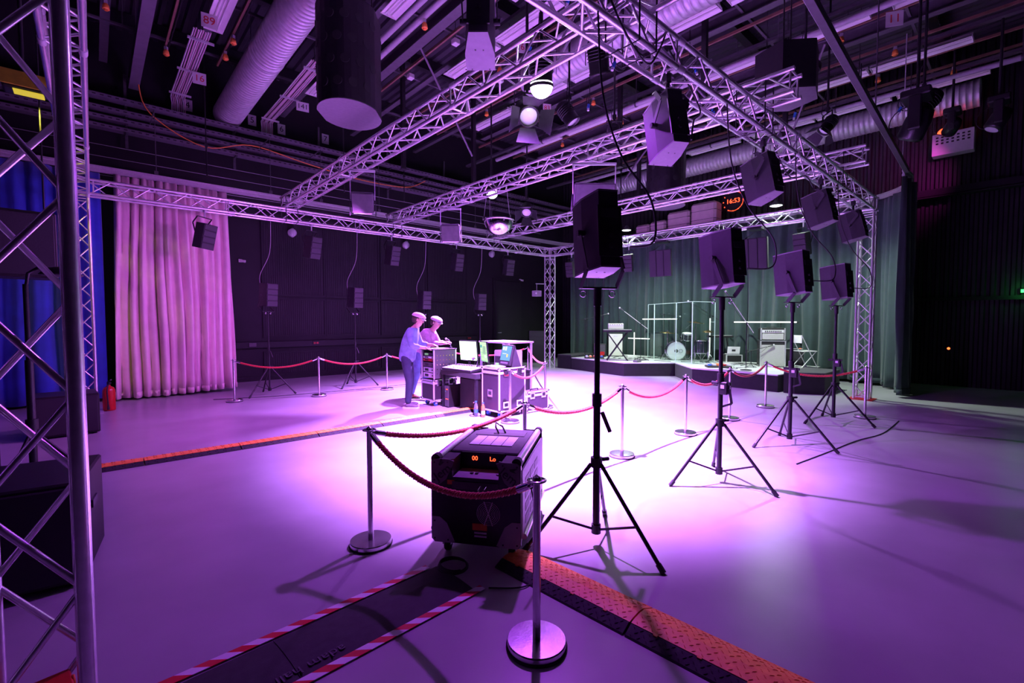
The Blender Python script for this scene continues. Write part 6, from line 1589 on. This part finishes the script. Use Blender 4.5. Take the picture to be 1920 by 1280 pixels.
# yellow lamp behind the near tower
yl = thing('yellow_wash_lamp', 'yellow lit lamp high behind the near truss tower', 'spotlight', (-.42, 5.87, 4.42))
MB().box((0, 0, 0), (.34, .24, .20), ch=.02).build('housing', N('black_paint'), yl); MB().box((.05, -.03, -.104), (.26, .18, .008)).build('lens', N('led_yellow'), yl); MB().cyl((0, 0, .1), (0, 0, CZ - 4.48), .02, 8).build('hanging_pole', N('black_steel'), yl)
MB().box((.02, -.14, -.05), (.40, .012, .22), Matrix.Rotation(R(-25), 4, 'X'), ch=.003).build('yellow_lit_flap', N('yellow_plastic'), yl)  # the lamp's yellow light is put into the flap's colour
lamp('yellow_light', 'SPOT', yl, (.05, 0, -.16), (.25, 1.0, -.55), 130, (1.0, .85, .08), 46, .6, .05)
for i, (x, y) in enumerate(((4.31, 4.06), (7.84, 4.10), (11.5, 4.15))):
    w = thing('wall_lamp', 'round caged wall lamp on the panelled wall, %s from the left' % ORD[i], 'wall lamp', (x, WL - .05, y), group='caged wall lamps')
    MB().cyl((0, 0, 0), (0, -.05, 0), .11, 16).build('back_plate', N('galvanised'), w); MB().ball((0, -.05, 0), .09, 14, 8, (1, .9, 1.4)).build('glass', N('lens_glass'), w); MB().ring((0, -.09, 0), .10, .008, 'Y', 16, 5).ring((0, -.08, 0), .13, .006, 'X', 16, 5).build('cage', N('galvanised'), w)
for i, (x, z) in enumerate(((3.03, 3.19), (13.05, 3.26))):
    w = thing('security_camera', ('small white camera on the wall beside the pink curtain', 'small white camera above the dark door')[i], 'camera', (x, WL - .01, z), group='small wall cameras')
    MB().box((0, -.02, 0), (.08, .04, .08)).build('base', N('white_plastic'), w); MB().cyl((0, -.04, 0), (.10, -.10, -.02), .035, 12).build('camera_body', N('white_plastic'), w)
for i, (x, m) in enumerate(((4.89, 'red_plastic'), (3.25, 'dark_grey'), (10.4, 'red_plastic'), (8.1, 'white_plastic'))):
    w = thing('wall_socket', ('red double socket on the wall trunking behind the first rope', 'grey socket on the wall trunking beside the pink curtain', 'red double socket on the trunking behind the monitors', 'white socket on the trunking behind the men')[i], 'socket', (x, WL - .11, .98), group='sockets on the wall trunking')
    MB().box((0, 0, 0), (.18, .03, .10), ch=.006).build('plate', N('black_paint') if m == 'red_plastic' else N(m), w)
    for s in (-1, 1): MB().box((s * .04, -.018, 0), (.055, .012, .05)).build('outlet', N(m), w)
pj = thing('wall_projector', 'small grey projector on an arm left of the far corner tower', 'projector', (11.62, 9.05, 2.52))
MB().cyl((.10, -.15, .35), (-.25, .0, .35), .014, 8).build('arm', N('alu_profile'), pj); MB().cyl((-.2, 0, .35), (-.2, 0, .12), .010, 7).build('drop_rod', N('galvanised'), pj); MB().box((-.2, 0, .02), (.24, .24, .20), ch=.01).build('body', N('grey_paint'), pj); MB().cyl((-.30, -.08, .02), (-.34, -.11, .02), .03, 10).build('lens', N('lens_glass'), pj)
rk2 = thing('dim_equipment_rack', 'dim equipment rack in the corner left of the far tower', 'equipment rack', (12.9, 10.55, 0), R(-40))
MB().box((0, 0, .62), (.60, .55, 1.22), ch=.01).build('cabinet', N('black_paint'), rk2)
for k in range(3): MB().box((0, -.28, .75 + .16 * k), (.52, .02, .11)).build('rack_unit', N('speaker_side'), rk2)
# cables to the stand speakers
for i, (x, l) in enumerate(zip(XS, ('cable looping from above to the nearest stand loudspeaker', 'cable looping down to the second stand loudspeaker', 'cable looping down to the third stand loudspeaker', 'cable looping down to the farthest right-hand stand loudspeaker'))):
    dx = .35 if i else 0.1
    cable('speaker_cable', l, [(x + dx * .6, -.14, T - .03), (x + dx * .7, -.18, 3.2), (x + dx * .9, -.32, 2.75), (x + dx, -.55, 2.4), (x + dx * .6, -.60, 2.12), (x + .05, -.43, 2.10)], .007)
for i, (x, l) in enumerate(zip(XW, ('thin cable hanging to the column speaker beside the pink curtain', 'thin cable hanging to the column speaker left of the man', 'thin cable hanging to the column speaker behind the men', 'thin cable hanging to the column speaker behind the monitors'))):
    cable('column_cable', l, [(x + .1, LB + .1, T - .03), (x + .08, LB + .15, 3.1), (x - .1, LB + .25, 2.6), (x - .05, LB + .30, 2.3), (x, 9.02, 2.2)], .006, 'grey_paint')
for i, (pts, l) in enumerate((([(2.9, -.13, T + .2), (3.05, -.2, T - .1), (3.35, -.2, T - .22), (3.6, -.15, T), (3.75, -.12, T + .2)], 'cable drooping under the nearest span at the top centre'),
                              ([(4.1, .05, T + .28), (4.5, -.05, T - .15), (4.3, -.1, T - .35), (4.1, -.18, T - .6)], 'cable curling behind the hung loudspeaker with the bent yoke'),
                              ([(6.9, .1, T + .1), (7.2, .0, T - .25), (7.7, -.05, T - .15), (8.2, 0, T - .2)], 'cable drooping between two hung loudspeakers'))):
    cable('truss_cable', l, pts, .008)
cable('floor_cable', 'thin black cable crossing the floor behind the wall tripods', [(1.9, 8.9, .006), (3.0, 8.5, .006), (4.4, 8.3, .006), (5.6, 8.25, .006), (6.6, 8.3, .006)], .006)
cable('floor_cable', 'black cable running over the floor at the right, past the stands', [(9.6, -.9, .007), (8.4, -.9, .007), (7.6, -.75, .007), (6.7, -.65, .007), (5.9, -.55, .007)], .006)

hc = thing('hanging_cabinet', 'black speaker cabinet hanging behind the near tower before the blue curtain', 'loudspeaker', (-.50, 6.1, 2.14), R(6))
MB().box((0, 0, .40), (.58, .50, .80), ch=.015).build('cabinet', N('black_paint'), hc); MB().box((0, -.258, .40), (.53, .018, .74), ch=.006).build('grille', N('grille_black'), hc)
for q in (-1, 1): MB().cyl((q * .2, 0, .80), (q * .2, 0, CZ - 2.2), .010, 7).build('hanging_rod', N('black_steel'), hc)

# loops of cable with blue connectors tied to the ceiling grid
LO = ((5.7, 2.5, 6.9), (6.3, 3.9, 6.9), (7.0, 2.6, 6.3), (8.4, 4.4, 6.6), (9.0, 2.4, 6.8), (9.9, 1.3, 6.8), (10.8, 2.9, 6.8), (11.7, .2, 6.8), (12.2, 1.4, 6.7), (13.2, -.4, 6.5))
for i, (x, y, z) in enumerate(LO):
    r = thing('cable_loop', 'black cable loop with a blue connector hanging from the grid, %s from the left' % (ORD[i] if i < 8 else ('ninth', 'tenth')[i - 8]), 'cable', (x, y, z), .7 * i, group='cable loops on the grid')
    MB().ring((0, 0, -.20), .16, .010, 'X', 18, 5).ring((.03, .04, -.23), .17, .010, 'X', 18, 5).build('cable', N('black_rubber'), r)
    MB().cyl((0, 0, -.03), (0, 0, CZ - .06 - z), .008, 6).build('hanging_line', N('black_rubber'), r)
    c = MB().cyl((0, .15, -.30), (.0, .19, -.40), .030, 10).build('connector', N('blue_plastic'), r); MB().cyl((0, .188, -.395), (0, .21, -.45), .024, 10).build('connector_end', N('white_plastic'), c)
